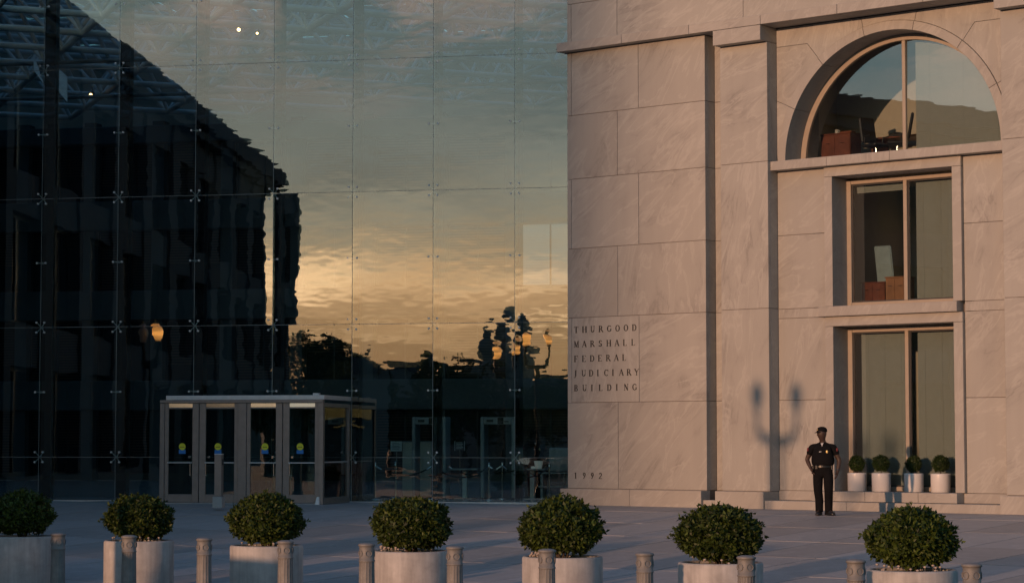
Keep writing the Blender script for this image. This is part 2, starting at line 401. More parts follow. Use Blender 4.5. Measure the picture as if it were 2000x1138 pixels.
# paving slabs as parts of the plaza
PW, PL = 1.5, 2.6
ns = 0
for i in range(-14, 13):
    off = (i % 2) * .0
    for j in range(0, 9):
        a0, a1 = i * PW + .55, (i + 1) * PW + .55; s0, s1 = .62 + j * PL + off, .62 + (j + 1) * PL + off
        if j == 8: s1 = min(s1, 26)
        c = O + T * ((a0 + a1) / 2) + N * ((s0 + s1) / 2)
        if (c - G).dot(NG) < -.5: continue
        px, py = proj((c.x, c.y, gz(c.x, c.y)))
        if px < -250 or px > 2400 or py > 1400: continue
        g_ = .014; dz = random.uniform(-.002, .002)
        cs = [s0 + g_ + (s1 - s0 - 2 * g_) * k / 4 for k in range(5)]
        mm = MB(); vs = []
        for s_ in cs:
            for a_ in (a0 + g_, a1 - g_): vs.append(wq(a_, s_, dz))
        nv = len(vs); vs += [v - Vector((0, 0, .03)) for v in vs]
        fs = [(2 * k, 2 * k + 2, 2 * k + 3, 2 * k + 1) for k in range(len(cs) - 1)]
        L_ = len(cs)
        ring = [2 * k for k in range(L_)] + [2 * k + 1 for k in range(L_ - 1, -1, -1)]
        fs += [(ring[k], ring[k - 1], ring[k - 1] + nv, ring[k] + nv) for k in range(len(ring))]
        mm.add(vs, fs, 'paving'); mm.obj('paver', plaza); ns += 1
# strips of paving along the two facades
m = MB(); q = [wq(-.3, .61, .0), wq(24, .61, .0), wq(24, .29, .004), wq(-.3, .29, .004)]; m.add(q, [(0, 1, 2, 3)], 'stone_trim'); m.obj('edge_strip', plaza)
def gp(g, y, z): p = gxy(g, y); return Vector((p.x, p.y, z))
m = MB()
vs = [wq(-75, 26.5, -.016), wq(75, 26.5, -.016), wq(75, 26.8, -.016), wq(-75, 26.8, -.016)]
vs += [v - Vector((0, 0, .18)) for v in vs]
m.add(vs, [(0, 3, 2, 1), (3, 7, 6, 2), (0, 4, 7, 3), (1, 2, 6, 5)], 'planter'); tag(m.obj('kerb'), 'pale kerb between the plaza and the street', 'kerb', kind='structure')
m = MB(); b0 = [O + T * a + N * s for a, s in ((-150, 26.8), (150, 26.8), (150, 48), (-150, 48))]
m.add([(p.x, p.y, -1.12) for p in b0], [(0, 3, 2, 1)], 'asphalt'); tag(m.obj('road'), 'dark asphalt street in front of the plaza', 'road', kind='structure')

# ================================================================== stone wing (right)
wing = thing('stone_building', 'pale veined marble courthouse wing with arched bay and engraved lettering', 'building', O, -WA)
def blk(x0, x1, y0, y1, z0, z1, mat='stone', name='stone_block', g=.005, c=.006):
    return MB().box(x0 + g, x1 - g, y0, y1, z0 + g, z1 - g, mat, c).obj(name, wing)
# dark cores behind the joints, hollow where the windows are
core = MB()
core.box(.02, 4.15, .02, 3.0, 0, 11.25, 'mortar')
core.box(4.15, 6.9, .42, 2.2, 0, 7.9, 'mortar'); core.box(4.15, 5.95, .42, 2.2, 7.9, 11.25, 'mortar')
core.box(4.62, 5.91, .02, .42, 0, 11.25, 'mortar')
core.box(10.95, 16, .42, 2.2, 0, 7.9, 'mortar'); core.box(11.91, 16, .42, 2.2, 7.9, 11.25, 'mortar')
core.box(.02, 26, .02, 3, 11.25, 19, 'mortar')
core.box(11.95, 13.2, .02, .42, 0, 11.25, 'mortar')
core.box(6.9, 10.95, .42, .9, 7.62, 7.95, 'mortar'); core.box(6.9, 10.95, .5, .9, 4.2, 4.56, 'mortar'); core.box(6.9, 10.95, .42, 1.0, -.2, .38, 'mortar')
core.box(16, 26, .42, 3, 0, 11.25, 'mortar')
core.obj('wall_core', wing)
rows = [.40, 2.50, 4.59, 6.30, 8.03, 9.62, 11.19]
for k in range(6):
    z0, z1 = rows[k], rows[k + 1]
    xs = [0, .13, 2.20, 4.17] if k % 2 == 1 else [0, 1.56, 4.17]
    for i in range(len(xs) - 1): blk(xs[i], xs[i + 1], 0, .13, z0, z1)
    blk(0, .13, .13, 1.6, z0, z1); blk(4.04, 4.17, .13, .42, z0, z1)       # returns of the pier
    blk(4.17, 4.62, .40, .5, z0, z1)                                        # recessed strip
def pilaster(x0, x1):
    zs = [.40, 4.62, 8.04, 10.84]
    for k in range(3):
        blk(x0, x1, 0, .10, zs[k], zs[k + 1])
        blk(x1 - .13, x1, .10, .42, zs[k], zs[k + 1]); blk(x0, x0 + .13, .10, .42, zs[k], zs[k + 1])
    blk(x0 - .01, x1 - .0, -.28, .42, 10.84, 11.20, 'stone_trim', 'capital')
    blk(x0 - .02, x1, -.28, .42, -.1, .40, 'stone_trim', 'base_block')
pilaster(4.60, 5.93); pilaster(11.93, 13.26)
# cornice band, upper wall
xs = [-.12, 1.9, 3.9, 5.93, 8.0, 10.2, 12.4, 15.0, 18.0, 21.0, 24.0]
for i in range(len(xs) - 1): blk(xs[i], xs[i + 1], -.28, .42, 11.20, 11.43, 'stone_trim', 'cornice_block')
uz = [11.43, 12.42, 13.9, 15.4, 16.9, 18.4]
for k in range(5):
    xs = [0, .13, 1.56, 5.27, 8.9, 12.5, 16.2, 20, 24] if k % 2 == 0 else [0, 3.4, 7.1, 10.7, 14.3, 18, 24]
    for i in range(len(xs) - 1): blk(xs[i], xs[i + 1], 0, .3, uz[k], uz[k + 1])
    blk(0, .13, .3, 1.6, uz[k], uz[k + 1])
blk(-.15, 24, -.2, .5, 18.4, 18.9, 'stone_trim', 'cornice_block')
# plinth
for a0, a1 in ((-.02, 2.1), (2.1, 4.19)): blk(a0, a1, -.28, .10, -.1, .40, 'stone_trim', 'base_block', g=.003)
blk(4.19, 4.58, -.2, .42, -.1, .185, 'stone_trim', 'plinth_step')
for a0, a1 in ((5.93, 8.1), (8.1, 10.1), (10.1, 11.91)): blk(a0, a1, -.24, .42, -.1, .20, 'stone_trim', 'plinth_step', g=.003)
for a0, a1 in ((7.0, 8.4), (8.4, 9.75), (9.75, 10.71)): blk(a0, a1, .06, 1.0, .20, .425, 'stone_trim', 'window_step', g=.003)
for a0, a1 in ((5.93, 7.0), (10.71, 11.93)): blk(a0, a1, .37, .5, .20, .42, 'stone_trim', 'base_block', g=.003)
# right of the bay: plain pier beyond the frame
for k in range(6):
    z0, z1 = rows[k], rows[k + 1]
    xs = [13.26, 16, 20, 24] if k % 2 else [13.26, 14.6, 18, 22, 24]
    for i in range(len(xs) - 1): blk(xs[i], xs[i + 1], .40, .6, z0, z1)
blk(13.26, 24, .1, .42, -.1, .40, 'stone_trim', 'base_block')
# bay wall: panels, string course
bzl = [.42, 2.50, 4.39, 4.61, 6.32, 7.82]
for k in range(5):
    blk(5.93, 7.25, .40, .55, bzl[k], bzl[k + 1]); blk(10.77, 11.93, .40, .55, bzl[k], bzl[k + 1])
# window surrounds (proud of the panels), sills
def surround(z0, z1):
    for a0, a1 in ((7.25, 7.47), (10.54, 10.77)): blk(a0, a1, .30, .97, z0, z1 - .22, 'stone_trim', 'window_jamb', g=.003)
    blk(7.25, 10.77, .30, .97, z1 - .22, z1, 'stone_trim', 'window_lintel', g=.003)
surround(4.62, 7.81); surround(.425, 4.38)
for a0, a1 in ((7.16, 10.70),): blk(a0, a1, .17, .97, 4.385, 4.615, 'stone_trim', 'window_sill', g=.002)
# arch: voussoir ring, spandrel stones, sill
AC, AZ, AR, AO = 8.94, 8.04, 2.77, 2.985
BL, BR, BT = 5.93, 11.93, 11.19
def pol(r, d): return (AC - r * math.cos(R_(d)), AZ + r * math.sin(R_(d)))
ja = [0, 25.7, 51.4, 77.1, 102.9, 128.6, 154.3, 180]
for k in range(7):
    arc = [ja[k] + (ja[k + 1] - ja[k]) * i / 8 for i in range(9)]
    po = [pol(AO, d) for d in reversed(arc)] + [pol(AR, d) for d in arc]
    po = po[::-1] if sum((po[i][0] * po[(i + 1) % len(po)][1] - po[(i + 1) % len(po)][0] * po[i][1]) for i in range(len(po))) < 0 else po
    MB().prism(inset(po, .004), .37, 1.07, 'stone_trim', .006).obj('arch_stone', wing)
def kink(d): x, z = pol(AO + .48, d); return (x, z)
def spandrel(k, flip):
    arc = [pol(AO, ja[k] + (ja[k + 1] - ja[k]) * i / 8) for i in range(9)]
    j1, j2 = kink(25.7), kink(51.4); tp = (AC - (BT - AZ) / math.tan(R_(77.1)), BT); tp2 = (2 * AC - tp[0], BT)
    if k == 0: po = arc + [j1, (BL, j1[1]), (BL, AZ + .01)] if j1[0] > BL else arc + [(BL, arc[-1][1] + .15), (BL, AZ + .01)]
    elif k == 1: po = arc + [j2, (BL, j2[1])] + ([(BL, j1[1]), j1] if j1[0] > BL else [(BL, arc[0][1] + .15)])
    elif k == 2: po = arc + [tp, (BL, BT), (BL, j2[1]), j2]
    else: po = arc + [tp2, tp]
    if flip: po = [(2 * AC - x, z) for x, z in po]
    cl = []
    for p in po:
        if not cl or math.hypot(p[0] - cl[-1][0], p[1] - cl[-1][1]) > 1e-3: cl.append(p)
    if sum((cl[i][0] * cl[(i + 1) % len(cl)][1] - cl[(i + 1) % len(cl)][0] * cl[i][1]) for i in range(len(cl))) < 0: cl = cl[::-1]
    MB().prism(inset(cl, .004), .40, 1.12, 'stone', .005).obj('spandrel_stone', wing)
for k in (1, 2): spandrel(k, False); spandrel(k, True)
spandrel(3, False)
def sp0(flip):                                     # slim stones at the springing
    arc = [pol(AO, 4 + 21.7 * i / 6) for i in range(7)]; po = arc + [(BL, arc[-1][1] + .15), (BL, AZ + .02)]
    if flip: po = [(2 * AC - x, z) for x, z in po]
    if sum((po[i][0] * po[(i + 1) % len(po)][1] - po[(i + 1) % len(po)][0] * po[i][1]) for i in range(len(po))) < 0: po = po[::-1]
    MB().prism(inset(po, .003), .40, 1.12, 'stone', .004).obj('spandrel_stone', wing)
sp0(False); sp0(True)
for a0, a1 in ((5.93, 7.45), (7.45, 9.1), (9.1, 11.93)): blk(a0, a1, .10, 1.07, 7.82, 8.035, 'stone_trim', 'arch_sill', g=.002)
# lettering
TH, TN, SE = .20, .06, .10
def stroke(x0, z0, x1, z1, w_):
    dx, dz = x1 - x0, z1 - z0; l = math.hypot(dx, dz); w_ = w_ * 1.35; nx, nz = -dz / l * w_ / 2, dx / l * w_ / 2
    return [(x0 - nx, z0 - nz), (x1 - nx, z1 - nz), (x1 + nx, z1 + nz), (x0 + nx, z0 + nz)]
def bar(x0, x1, z0, z1): return [(x0, z0), (x1, z0), (x1, z1), (x0, z1)]
def ser(x, z, w_=.30): return bar(x - w_ / 2, x + w_ / 2, 0 if z == 0 else 1 - .07, .07 if z == 0 else 1)
def stem(x, thick=TH): return [bar(x - thick / 2, x + thick / 2, 0, 1), ser(x, 0), ser(x, 1)]
def bow(cx, cz, rx, rz, a0, a1, tmin=.09, tmax=.19, n=12):
    r = []
    for i in range(n):
        seg = []
        for a in (a0 + (a1 - a0) * i / n, a0 + (a1 - a0) * (i + 1) / n):
            th = tmin + (tmax - tmin) * abs(math.cos(R_(a))); c_, s_ = math.cos(R_(a)), math.sin(R_(a))
            seg.append(((cx + rx * c_, cz + rz * s_), (cx + (rx - th) * c_, cz + (rz - min(th, tmin * 1.3)) * s_)))
        r.append([seg[0][0], seg[1][0], seg[1][1], seg[0][1]])
    return r
GLY = {
 'T': [bar(.05, .85, .94, 1), bar(.05, .10, .78, 1), bar(.80, .85, .78, 1)] + stem(.45)[:2],
 'H': stem(.18) + stem(.78) + [bar(.18, .78, .48, .54)],
 'U': [bar(.14, .28, .3, 1), ser(.21, 1), bar(.72, .78, .3, 1), ser(.75, 1, .26)] + bow(.46, .33, .32, .33, 180, 360),
 'R': stem(.2) + bow(.42, .74, .30, .26, -90, 90) + [bar(.2, .45, .94, 1), bar(.2, .45, .48, .53), stroke(.45, .5, .85, .02, .13), bar(.76, .96, 0, .045)],
 'G': bow(.48, .5, .42, .5, 50, 330) + [bar(.72, .86, .1, .45), bar(.62, .94, .42, .46), bar(.74, .79, .72, .92)],
 'O': bow(.48, .5, .43, .5, 0, 360, n=22), 'D': stem(.2) + [bar(.2, .45, .94, 1), bar(.2, .45, 0, .06)] + bow(.42, .5, .44, .5, -90, 90, n=14),
 'M': [bar(.11, .17, 0, 1), ser(.14, 0, .24), stroke(.17, .97, .48, .05, .13), stroke(.48, .05, .80, .97, .06), bar(.76, .90, 0, 1), ser(.83, 0), bar(.02, .22, .955, 1), bar(.76, .97, .955, 1)],
 'A': [stroke(.12, .02, .45, .98, .06), stroke(.45, .98, .80, .02, .14), bar(.25, .62, .32, .37), bar(0, .25, 0, .045), bar(.66, .94, 0, .045)],
 'S': bow(.42, .74, .28, .26, 20, 270) + bow(.42, .27, .30, .27, -160, 90) + [bar(.64, .69, .74, .95), bar(.12, .17, .05, .27)],
 'L': stem(.2) + [bar(.2, .72, 0, .06), bar(.68, .73, 0, .22)], 'F': stem(.2) + [bar(.2, .72, .94, 1), bar(.68, .73, .78, 1), bar(.2, .55, .48, .53), bar(.52, .56, .40, .61)],
 'E': stem(.2) + [bar(.2, .72, .94, 1), bar(.68, .73, .8, 1), bar(.2, .56, .48, .53), bar(.53, .57, .40, .61), bar(.2, .76, 0, .06), bar(.72, .77, 0, .2)],
 'J': [bar(.24, .45, .1, 1), ser(.36, 1), stroke(.36, .1, .12, -.2, .08)], 'I': stem(.3),
 'C': bow(.50, .5, .43, .5, 45, 315) + [bar(.80, .85, .7, .93)], 'Y': [stroke(.12, .98, .46, .45, .14), stroke(.82, .98, .46, .45, .06), bar(.39, .53, 0, .48), ser(.46, 0), bar(0, .27, .955, 1), bar(.70, .95, .955, 1)],
 'B': stem(.2) + bow(.42, .75, .26, .25, -90, 90) + bow(.44, .26, .30, .27, -90, 90) + [bar(.2, .44, .94, 1), bar(.2, .44, .47, .53), bar(.2, .44, 0, .06)],
 'N': [bar(.15, .21, 0, 1), ser(.18, 0, .24), stroke(.18, .98, .78, .03, .15), bar(.75, .81, 0, 1), ser(.78, 1, .24)],
 '1': stem(.3)[:2] + [stroke(.12, .82, .30, .96, .06)], '9': bow(.42, .70, .28, .30, 0, 360) + [stroke(.66, .62, .28, 0, .10)],
 '2': bow(.42, .72, .28, .28, -20, 170) + [stroke(.66, .62, .14, .06, .09), bar(.12, .72, 0, .10)]}
gly_mesh = {}
def letter(ch, x, z, h):
    if ch not in gly_mesh:
        mm = MB()
        for i, p in enumerate(GLY[ch]):
            q = [(a * h, b * h) for a, b in p]
            if sum(q[i_][0] * q[(i_ + 1) % len(q)][1] - q[(i_ + 1) % len(q)][0] * q[i_][1] for i_ in range(len(q))) < 0: q = q[::-1]
            mm.prism(q, -.004 - .0002 * (i % 5), .02, 'letter_dark')
        gly_mesh[ch] = mm.mesh('letter')
    link('letter', gly_mesh[ch], wing, (x, 0, z))
for wd, zb, pit in (('THURGOOD', 4.215, .2545), ('MARSHALL', 3.86, .251), ('FEDERAL', 3.50, .247), ('JUDICIARY', 3.14, .231), ('BUILDING', 2.78, .2545)):
    for i, ch in enumerate(wd): letter(ch, .205 + i * pit, zb, .158)
for i, ch in enumerate('1992'): letter(ch, .205 + i * .25, .64, .15)

# ---- windows of the wing: frame, panes, blinds as sub-parts
def slats(x0, x1, z0, z1, y, clip=None, pitch=.046):
    mm = MB(); z = z0
    while z < z1:
        X0, X1 = x0, x1
        if clip: X0, X1 = clip(z, x0, x1)
        if X1 - X0 > .02: mm.add([(X0, y - .014, z), (X1, y - .014, z), (X1, y + .008, z + .052), (X0, y + .008, z + .052)], [(0, 1, 2, 3)], 'blind')
        z += pitch
    for fx in (.15, .5, .85):
        X = x0 + (x1 - x0) * fx; top = z1
        if clip:
            while top > z0 and not (clip(top, x0, x1)[0] < X < clip(top, x0, x1)[1]): top -= .05
        mm.tube((X, y - .012, z0), (X, y - .012, top), .0025, None, 'blind', 4)
    return mm
def rect_window(z0, z1, left_blind):
    fr = MB(); y0, y1 = .94, 1.02; a0, a1, ml, mr = 7.46, 10.56, 8.95, 9.045
    for b in ((a0, a0 + .12, z0, z1), (a1 - .12, a1, z0, z1), (ml, mr, z0 + .1, z1 - .09)): fr.box(b[0], b[1], y0, y1, b[2], b[3], 'window_frame', .008)
    fr.box(a0 + .12, a1 - .12, y0 + .004, y1 - .004, z1 - .10, z1, 'window_frame', .008); fr.box(a0 + .12, a1 - .12, y0 + .004, y1 - .004, z0, z0 + .10, 'window_frame', .008)
    W = fr.obj('window', wing)
    for p0, p1 in ((a0 + .12, ml), (mr, a1 - .12)):
        f = MB(); zz0, zz1 = z0 + .1, z1 - .1; t_ = .03
        for b in ((p0, p0 + t_, zz0, zz1), (p1 - t_, p1, zz0, zz1), (p0 + t_, p1 - t_, zz0, zz0 + t_), (p0 + t_, p1 - t_, zz1 - t_, zz1)): f.box(b[0], b[1], .99, 1.03, b[2], b[3], 'dark_frame')
        f.obj('sash', W)
        MB().add([(p0, 1.01, zz0), (p1, 1.01, zz0), (p1, 1.01, zz1), (p0, 1.01, zz1)], [(0, 1, 2, 3)], 'glass_window') if False else None
        pn = MB(); pn.box(p0 + t_, p1 - t_, 1.012, 1.020, zz0 + t_, zz1 - t_, 'glass_clear'); pn.m[2] = pn.mi('glass_window'); pn.obj('pane', W)
        if p0 > 8.9 or left_blind: slats(p0 + .12, p1 - .02 if p0 > 8.9 else p1 - .02, zz0 + .02, zz1 - .02, 1.16).obj('blind', W)
    return W
w3 = rect_window(.43, 4.14, True); w2 = rect_window(4.63, 7.55, False)
slats(7.62, 8.93, 7.26, 7.42, 1.16).obj('blind', w2)
AZs = 8.045
def clipa(r): return lambda z, x0, x1: (max(x0, AC - math.sqrt(max(0, r * r - (z - AZs) ** 2))), min(x1, AC + math.sqrt(max(0, r * r - (z - AZs) ** 2))))
fr = MB(); RO, RI = 2.765, 2.63
n = 48; vs = []
for r in (RO, RI):
    for y in (1.03, 1.12):
        for i in range(n + 1): d = 180 * i / n; vs.append((AC - r * math.cos(R_(d)), y, AZs + r * math.sin(R_(d))))
k = n + 1; fs = []
for i in range(n): fs += [(i, i + 1, 2 * k + i + 1, 2 * k + i), (2 * k + i, 2 * k + i + 1, 3 * k + i + 1, 3 * k + i), (k + i, 3 * k + i, 3 * k + i + 1, k + i + 1)]
fr.add(vs, fs, 'window_frame'); fr.box(8.90, 8.99, 1.034, 1.118, AZs + .09, AZs + RI - .005, 'window_frame', .008); fr.box(AC - RI - .05, AC + RI + .05, 1.036, 1.116, AZs, AZs + .09, 'window_frame', .008)
wa = fr.obj('window', wing)
for sd in (0, 1):
    pts = [(AC - 2.62 * math.cos(R_(d)), AZs + .09 + (2.62 * math.sin(R_(d)) - .0)) for d in ([i * 3 for i in range(0, 31)] if sd == 0 else [180 - i * 3 for i in range(0, 31)])]
    pts = [(x, min(z, AZs + 2.62)) for x, z in pts if (x < 8.90 if sd == 0 else x > 8.99)]
    pts = [(pts[0][0], AZs + .08)] + pts + ([(8.90, AZs + 2.62), (8.90, AZs + .08)] if sd == 0 else [(8.99, AZs + 2.62), (8.99, AZs + .08)])
    if sd == 0: pts = pts[::-1]
    pn = MB(); pn.prism(pts, 1.08, 1.088, 'glass_clear'); pn.m[0] = pn.mi('glass_window'); po_ = pn.obj('pane', wa); tl_ = R_(.62 if sd == 0 else .5); po_.rotation_euler = (-tl_, 0, 0); po_.location = (0, 1.084 - (1.084 * math.cos(tl_) + 9.3 * math.sin(tl_)), 9.3 - (9.3 * math.cos(tl_) - 1.084 * math.sin(tl_)))
slats(9.11, 11.55, AZs + .11, AZs + 2.55, 1.30, clipa(2.58)).obj('blind', wa)
# rooms behind the windows
def room(x0, x1, y1, z0, z1):
    mm = MB(); y0 = 1.13
    mm.add([(x0, y0, z0), (x1, y0, z0), (x1, y1, z0), (x0, y1, z0)], [(0, 1, 2, 3)], 'floor_inner')
    mm.add([(x0, y0, z1), (x1, y0, z1), (x1, y1, z1), (x0, y1, z1)], [(3, 2, 1, 0)], 'plaster')
    mm.add([(x0, y1, z0), (x1, y1, z0), (x1, y1, z1), (x0, y1, z1)], [(0, 1, 2, 3)], 'plaster')
    mm.add([(x0, y0, z0), (x0, y1, z0), (x0, y1, z1), (x0, y0, z1)], [(0, 1, 2, 3)], 'plaster')
    mm.add([(x1, y0, z0), (x1, y1, z0), (x1, y1, z1), (x1, y0, z1)], [(3, 2, 1, 0)], 'plaster')
    mm.obj('room_shell', wing)
room(5.6, 12.2, 3.6, 7.99, 11.15); room(6.9, 11.1, 4.6, 4.60, 7.75); room(6.9, 11.1, 4.0, .40, 4.2)
# ================================================================== left wing of the courtyard (seen in the glass)
P0 = mirror(100, 0, z=14.5); P1 = mirror(532, 332, z=14.5); P0.z = P1.z = 0
wd_ = (P1 - P0).normalized(); Lw0 = -4.6; P0 = P0 + wd_ * Lw0; LW = (P1 - P0).length
# local x runs along the facade from the glass front outwards; local -y... facade faces the plaza
ang = math.atan2(wd_.y, wd_.x)
lw = thing('office_wing', 'dark shaded stone office wing with rows of windows facing the plaza', 'building', (P0.x, P0.y, 0), ang)
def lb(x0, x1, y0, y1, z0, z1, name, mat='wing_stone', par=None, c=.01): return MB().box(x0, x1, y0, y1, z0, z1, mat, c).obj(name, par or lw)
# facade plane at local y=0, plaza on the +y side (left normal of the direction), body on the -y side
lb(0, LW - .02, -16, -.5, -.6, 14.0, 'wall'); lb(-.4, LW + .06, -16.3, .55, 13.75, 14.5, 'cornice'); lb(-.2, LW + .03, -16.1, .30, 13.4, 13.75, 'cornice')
nb = 10; bw = LW / nb
for i in range(nb + 1): lb(max(0, i * bw - .7), min(LW, i * bw + .7), -.5, 0, -.6, 13.4, 'pier')
lb(0, LW, -.55, .12, -.7, .6, 'plinth')
zf = [.6, 4.4, 8.7, 13.0]
for i in range(nb):
    for k in range(3):
        x0, x1 = i * bw + .7, (i + 1) * bw - .7
        lb(x0, x1, -.5, -.1, zf[k + 1] - .75, zf[k + 1] + (.45 if k < 2 else .4), 'spandrel')
        f = MB()
        zz0, zz1 = zf[k] + (.45 if k else 0), zf[k + 1] - .75
        for b in ((x0, x0 + .1, zz0, zz1), (x1 - .1, x1, zz0, zz1), ((x0 + x1) / 2 - .05, (x0 + x1) / 2 + .05, zz0, zz1), (x0 + .1, x1 - .1, zz1 - .1, zz1), (x0 + .1, x1 - .1, zz0, zz0 + .1)): f.box(b[0], b[1], -.45, -.36, b[2], b[3], 'dark_frame')
        W = f.obj('window', lw)
        MB().box(x0 + .1, x1 - .1, -.44, -.40, zz0 + .1, zz1 - .1, 'pane_dark').obj('pane', W)
# ================================================================== glass front of the atrium
atr = thing('glass_atrium', 'tall frameless glass front of the atrium with steel point fixings', 'building', G, -GA)
JX = [-1.11 - 2.14 * k for k in range(8)]                         # vertical joints
JX_all = [1.00] + JX                                               # right end runs behind the stone pier
TZ = [.02, 1.14, 4.56, 7.98, 11.42, 14.86, 18.30]
GAP = .011
tilt_rng = random.Random(31)
pane_cache = {}
SET_TILT = {(3, 2): (.0, -.0125), (3, 1): (.0, -.0085), (4, 2): (.0, .0030), (5, 3): (0, -.0012), (4, 3): (0, .001)}
for i in range(len(JX_all) - 1):
    x1, x0 = JX_all[i], JX_all[i + 1]
    for k in range(6):
        wdt, hgt = x1 - x0 - GAP, TZ[k + 1] - TZ[k] - GAP
        if k == 0 and -9.66 < (x0 + x1) / 2 < -5.42: pass
        key = (round(wdt, 3), round(hgt, 3))
        if key not in pane_cache:
            mm = MB(); mm.box(-wdt / 2, wdt / 2, 0, .019, -hgt / 2, hgt / 2, 'glass_clear'); mm.m[2] = mm.mi('glass_front'); pane_cache[key] = mm.mesh('glass_pane')
        rx, rz = tilt_rng.gauss(0, .0009), tilt_rng.gauss(0, .0011)
        if (i, k) in SET_TILT: rx, rz = SET_TILT[(i, k)]
        link('glass_pane', pane_cache[key], atr, ((x0 + x1) / 2, 0, (TZ[k] + TZ[k + 1]) / 2), (rx, 0, rz))
# silicone joints
for x in JX_all:
    MB().box(x - GAP / 2, x + GAP / 2, .002, .017, .02, 18.3, 'seal').obj('vertical_joint', atr)
for z in TZ[1:-1]:
    for i in range(len(JX_all) - 1): MB().box(JX_all[i + 1] + GAP / 2, JX_all[i] - GAP / 2, .003, .016, z - GAP / 2, z + GAP / 2, 'seal').obj('horizontal_joint', atr)
MB().box(-16.2, 1.0, -.02, .12, -.25, .018, 'steel').obj('floor_channel', atr)
MB().box(-16.2, 1.0, -.05, 1.2, 18.32, 18.75, 'truss_white').obj('head_beam', atr)
# glass fins and spiders
for x in JX:
    f = MB(); f.box(x - .010, x + .010, .10, 1.02, .02, 18.3, 'glass_fin'); f.m[3] = f.mi('fin_edge'); f.obj('glass_fin', atr)
sp4, sp2 = MB(), MB()
for sx_ in (-1, 1):
    for sz_ in (-1, 1):
        sp4.tube((0, .09, 0), (sx_ * .11, .035, sz_ * .13), .014, .010, 'steel', 6); sp4.tube((sx_ * .11, -.012, sz_ * .13), (sx_ * .11, .05, sz_ * .13), .027, None, 'steel', 10)
    sp2.tube((0, .09, 0), (sx_ * .12, .035, 0), .014, .010, 'steel', 6); sp2.tube((sx_ * .12, -.012, 0), (sx_ * .12, .05, 0), .027, None, 'steel', 10)
for s_ in (sp4, sp2): s_.tube((0, .05, 0), (0, .16, 0), .028, None, 'steel', 10)
sp4m, sp2m = sp4.mesh('spider_fitting'), sp2.mesh('spider_fitting')
for x in JX:
    for k, z in enumerate(TZ[1:-1]):
        link('spider_fitting', sp4m, atr, (x, 0, z))
    for k in range(1, 6): link('spider_fitting', sp2m, atr, (x, 0, (TZ[k] + TZ[k + 1]) / 2))
# ---- atrium hall behind the glass
D_, XL, XR = 30.0, -31.0, 8.0
hall = thing('atrium_hall', 'dim atrium interior with balconied office walls behind the glass', 'interior', G, -GA)
def hb(x0, x1, y0, y1, z0, z1, name, mat='wall_inner', par=None, c=0.0): return MB().box(x0, x1, y0, y1, z0, z1, mat, c).obj(name, par or hall)
hb(XL, XR, .06, D_, -.3, .004, 'floor', 'floor_inner')
hb(XL - .4, XL, 1.2, D_ + 1, 0, 18.3, 'side_wall'); hb(XR, XR + .4, 3, D_ + 1, 0, 18.3, 'side_wall')
hb(XL, XR, D_ + .6, D_ + 1.0, 0, 14.2, 'back_wall'); hb(XL, XR, D_ + .6, D_ + 1.0, 14.2, 17.61, 'upper_wall', 'plaster')  # upper band made paler to bounce skylight onto the truss
fl = [0, 3.7, 7.3, 10.9, 14.4]
for k in range(1, 5): hb(XL, XR, D_ - .2, D_ + .6, fl[k] - .9, fl[k] + (.28 if k < 4 else -.2), 'balcony_band', 'wall_inner', c=.03)
wx = [XL + .2 + 2.9 * i for i in range(14)]
for i in range(13):
    hb(wx[i], wx[i] + .5, D_, D_ + .62, 0, 14.4, 'column')
    for k in range(4):
        x0, x1, z0, z1 = wx[i] + .5, wx[i + 1], fl[k] + .3, fl[k + 1] - .92
        f = MB()
        for b in ((x0, x0 + .06, z0, z1), (x1 - .06, x1, z0, z1), ((x0 + x1) / 2 - .03, (x0 + x1) / 2 + .03, z0, z1)): f.box(b[0], b[1], D_ + .40, D_ + .46, b[2], b[3], 'dark_frame')
        W = f.obj('office_window', hall)
        lit = (i, k) in ((8, 2),)  # single window set to glow for a pale area in the glass
        pnm = 'white_glow' if lit else 'pane_dark'
        MB().box(x0 + .06, x1 - .06, D_ + .47, D_ + .5, z0, z1, pnm).obj('pane', W)
        if (i * 7 + k * 3) % 4 != 1 or lit:
            mm = MB(); zz = z1 - .04; zlim = z0 + .1 + ((i * 5 + k) % 3) * .5 * (0 if lit else 1)
            while zz > zlim:
                mm.box(x0 + .07, x1 - .07, D_ + .425, D_ + .44, zz - .055, zz, 'white_glow' if lit else 'blind_dark'); zz -= .11
            mm.obj('blind', W)
# glazed roof with purlins
rf = thing('atrium_roof', 'glazed atrium roof on white purlins above the tubular truss', 'roof', G, -GA)
for i in range(13):
    for j in range(5):
        hb(XL + i * 3.0 + .04, XL + (i + 1) * 3.0 - .04, 1.2 + j * 5.96 + .04, 1.2 + (j + 1) * 5.96 - .04, 17.62, 17.65, 'roof_pane', 'glass_roof', rf)
for j in range(16): hb(XL, XR, 1.2 + j * 1.93, 1.2 + j * 1.93 + .07, 17.40, 17.58, 'purlin', 'truss_white', rf)
for i in range(14): hb(XL + i * 3.0 - .04, XL + i * 3.0 + .04, 1.2, D_, 17.30, 17.398, 'rafter', 'truss_white', rf)
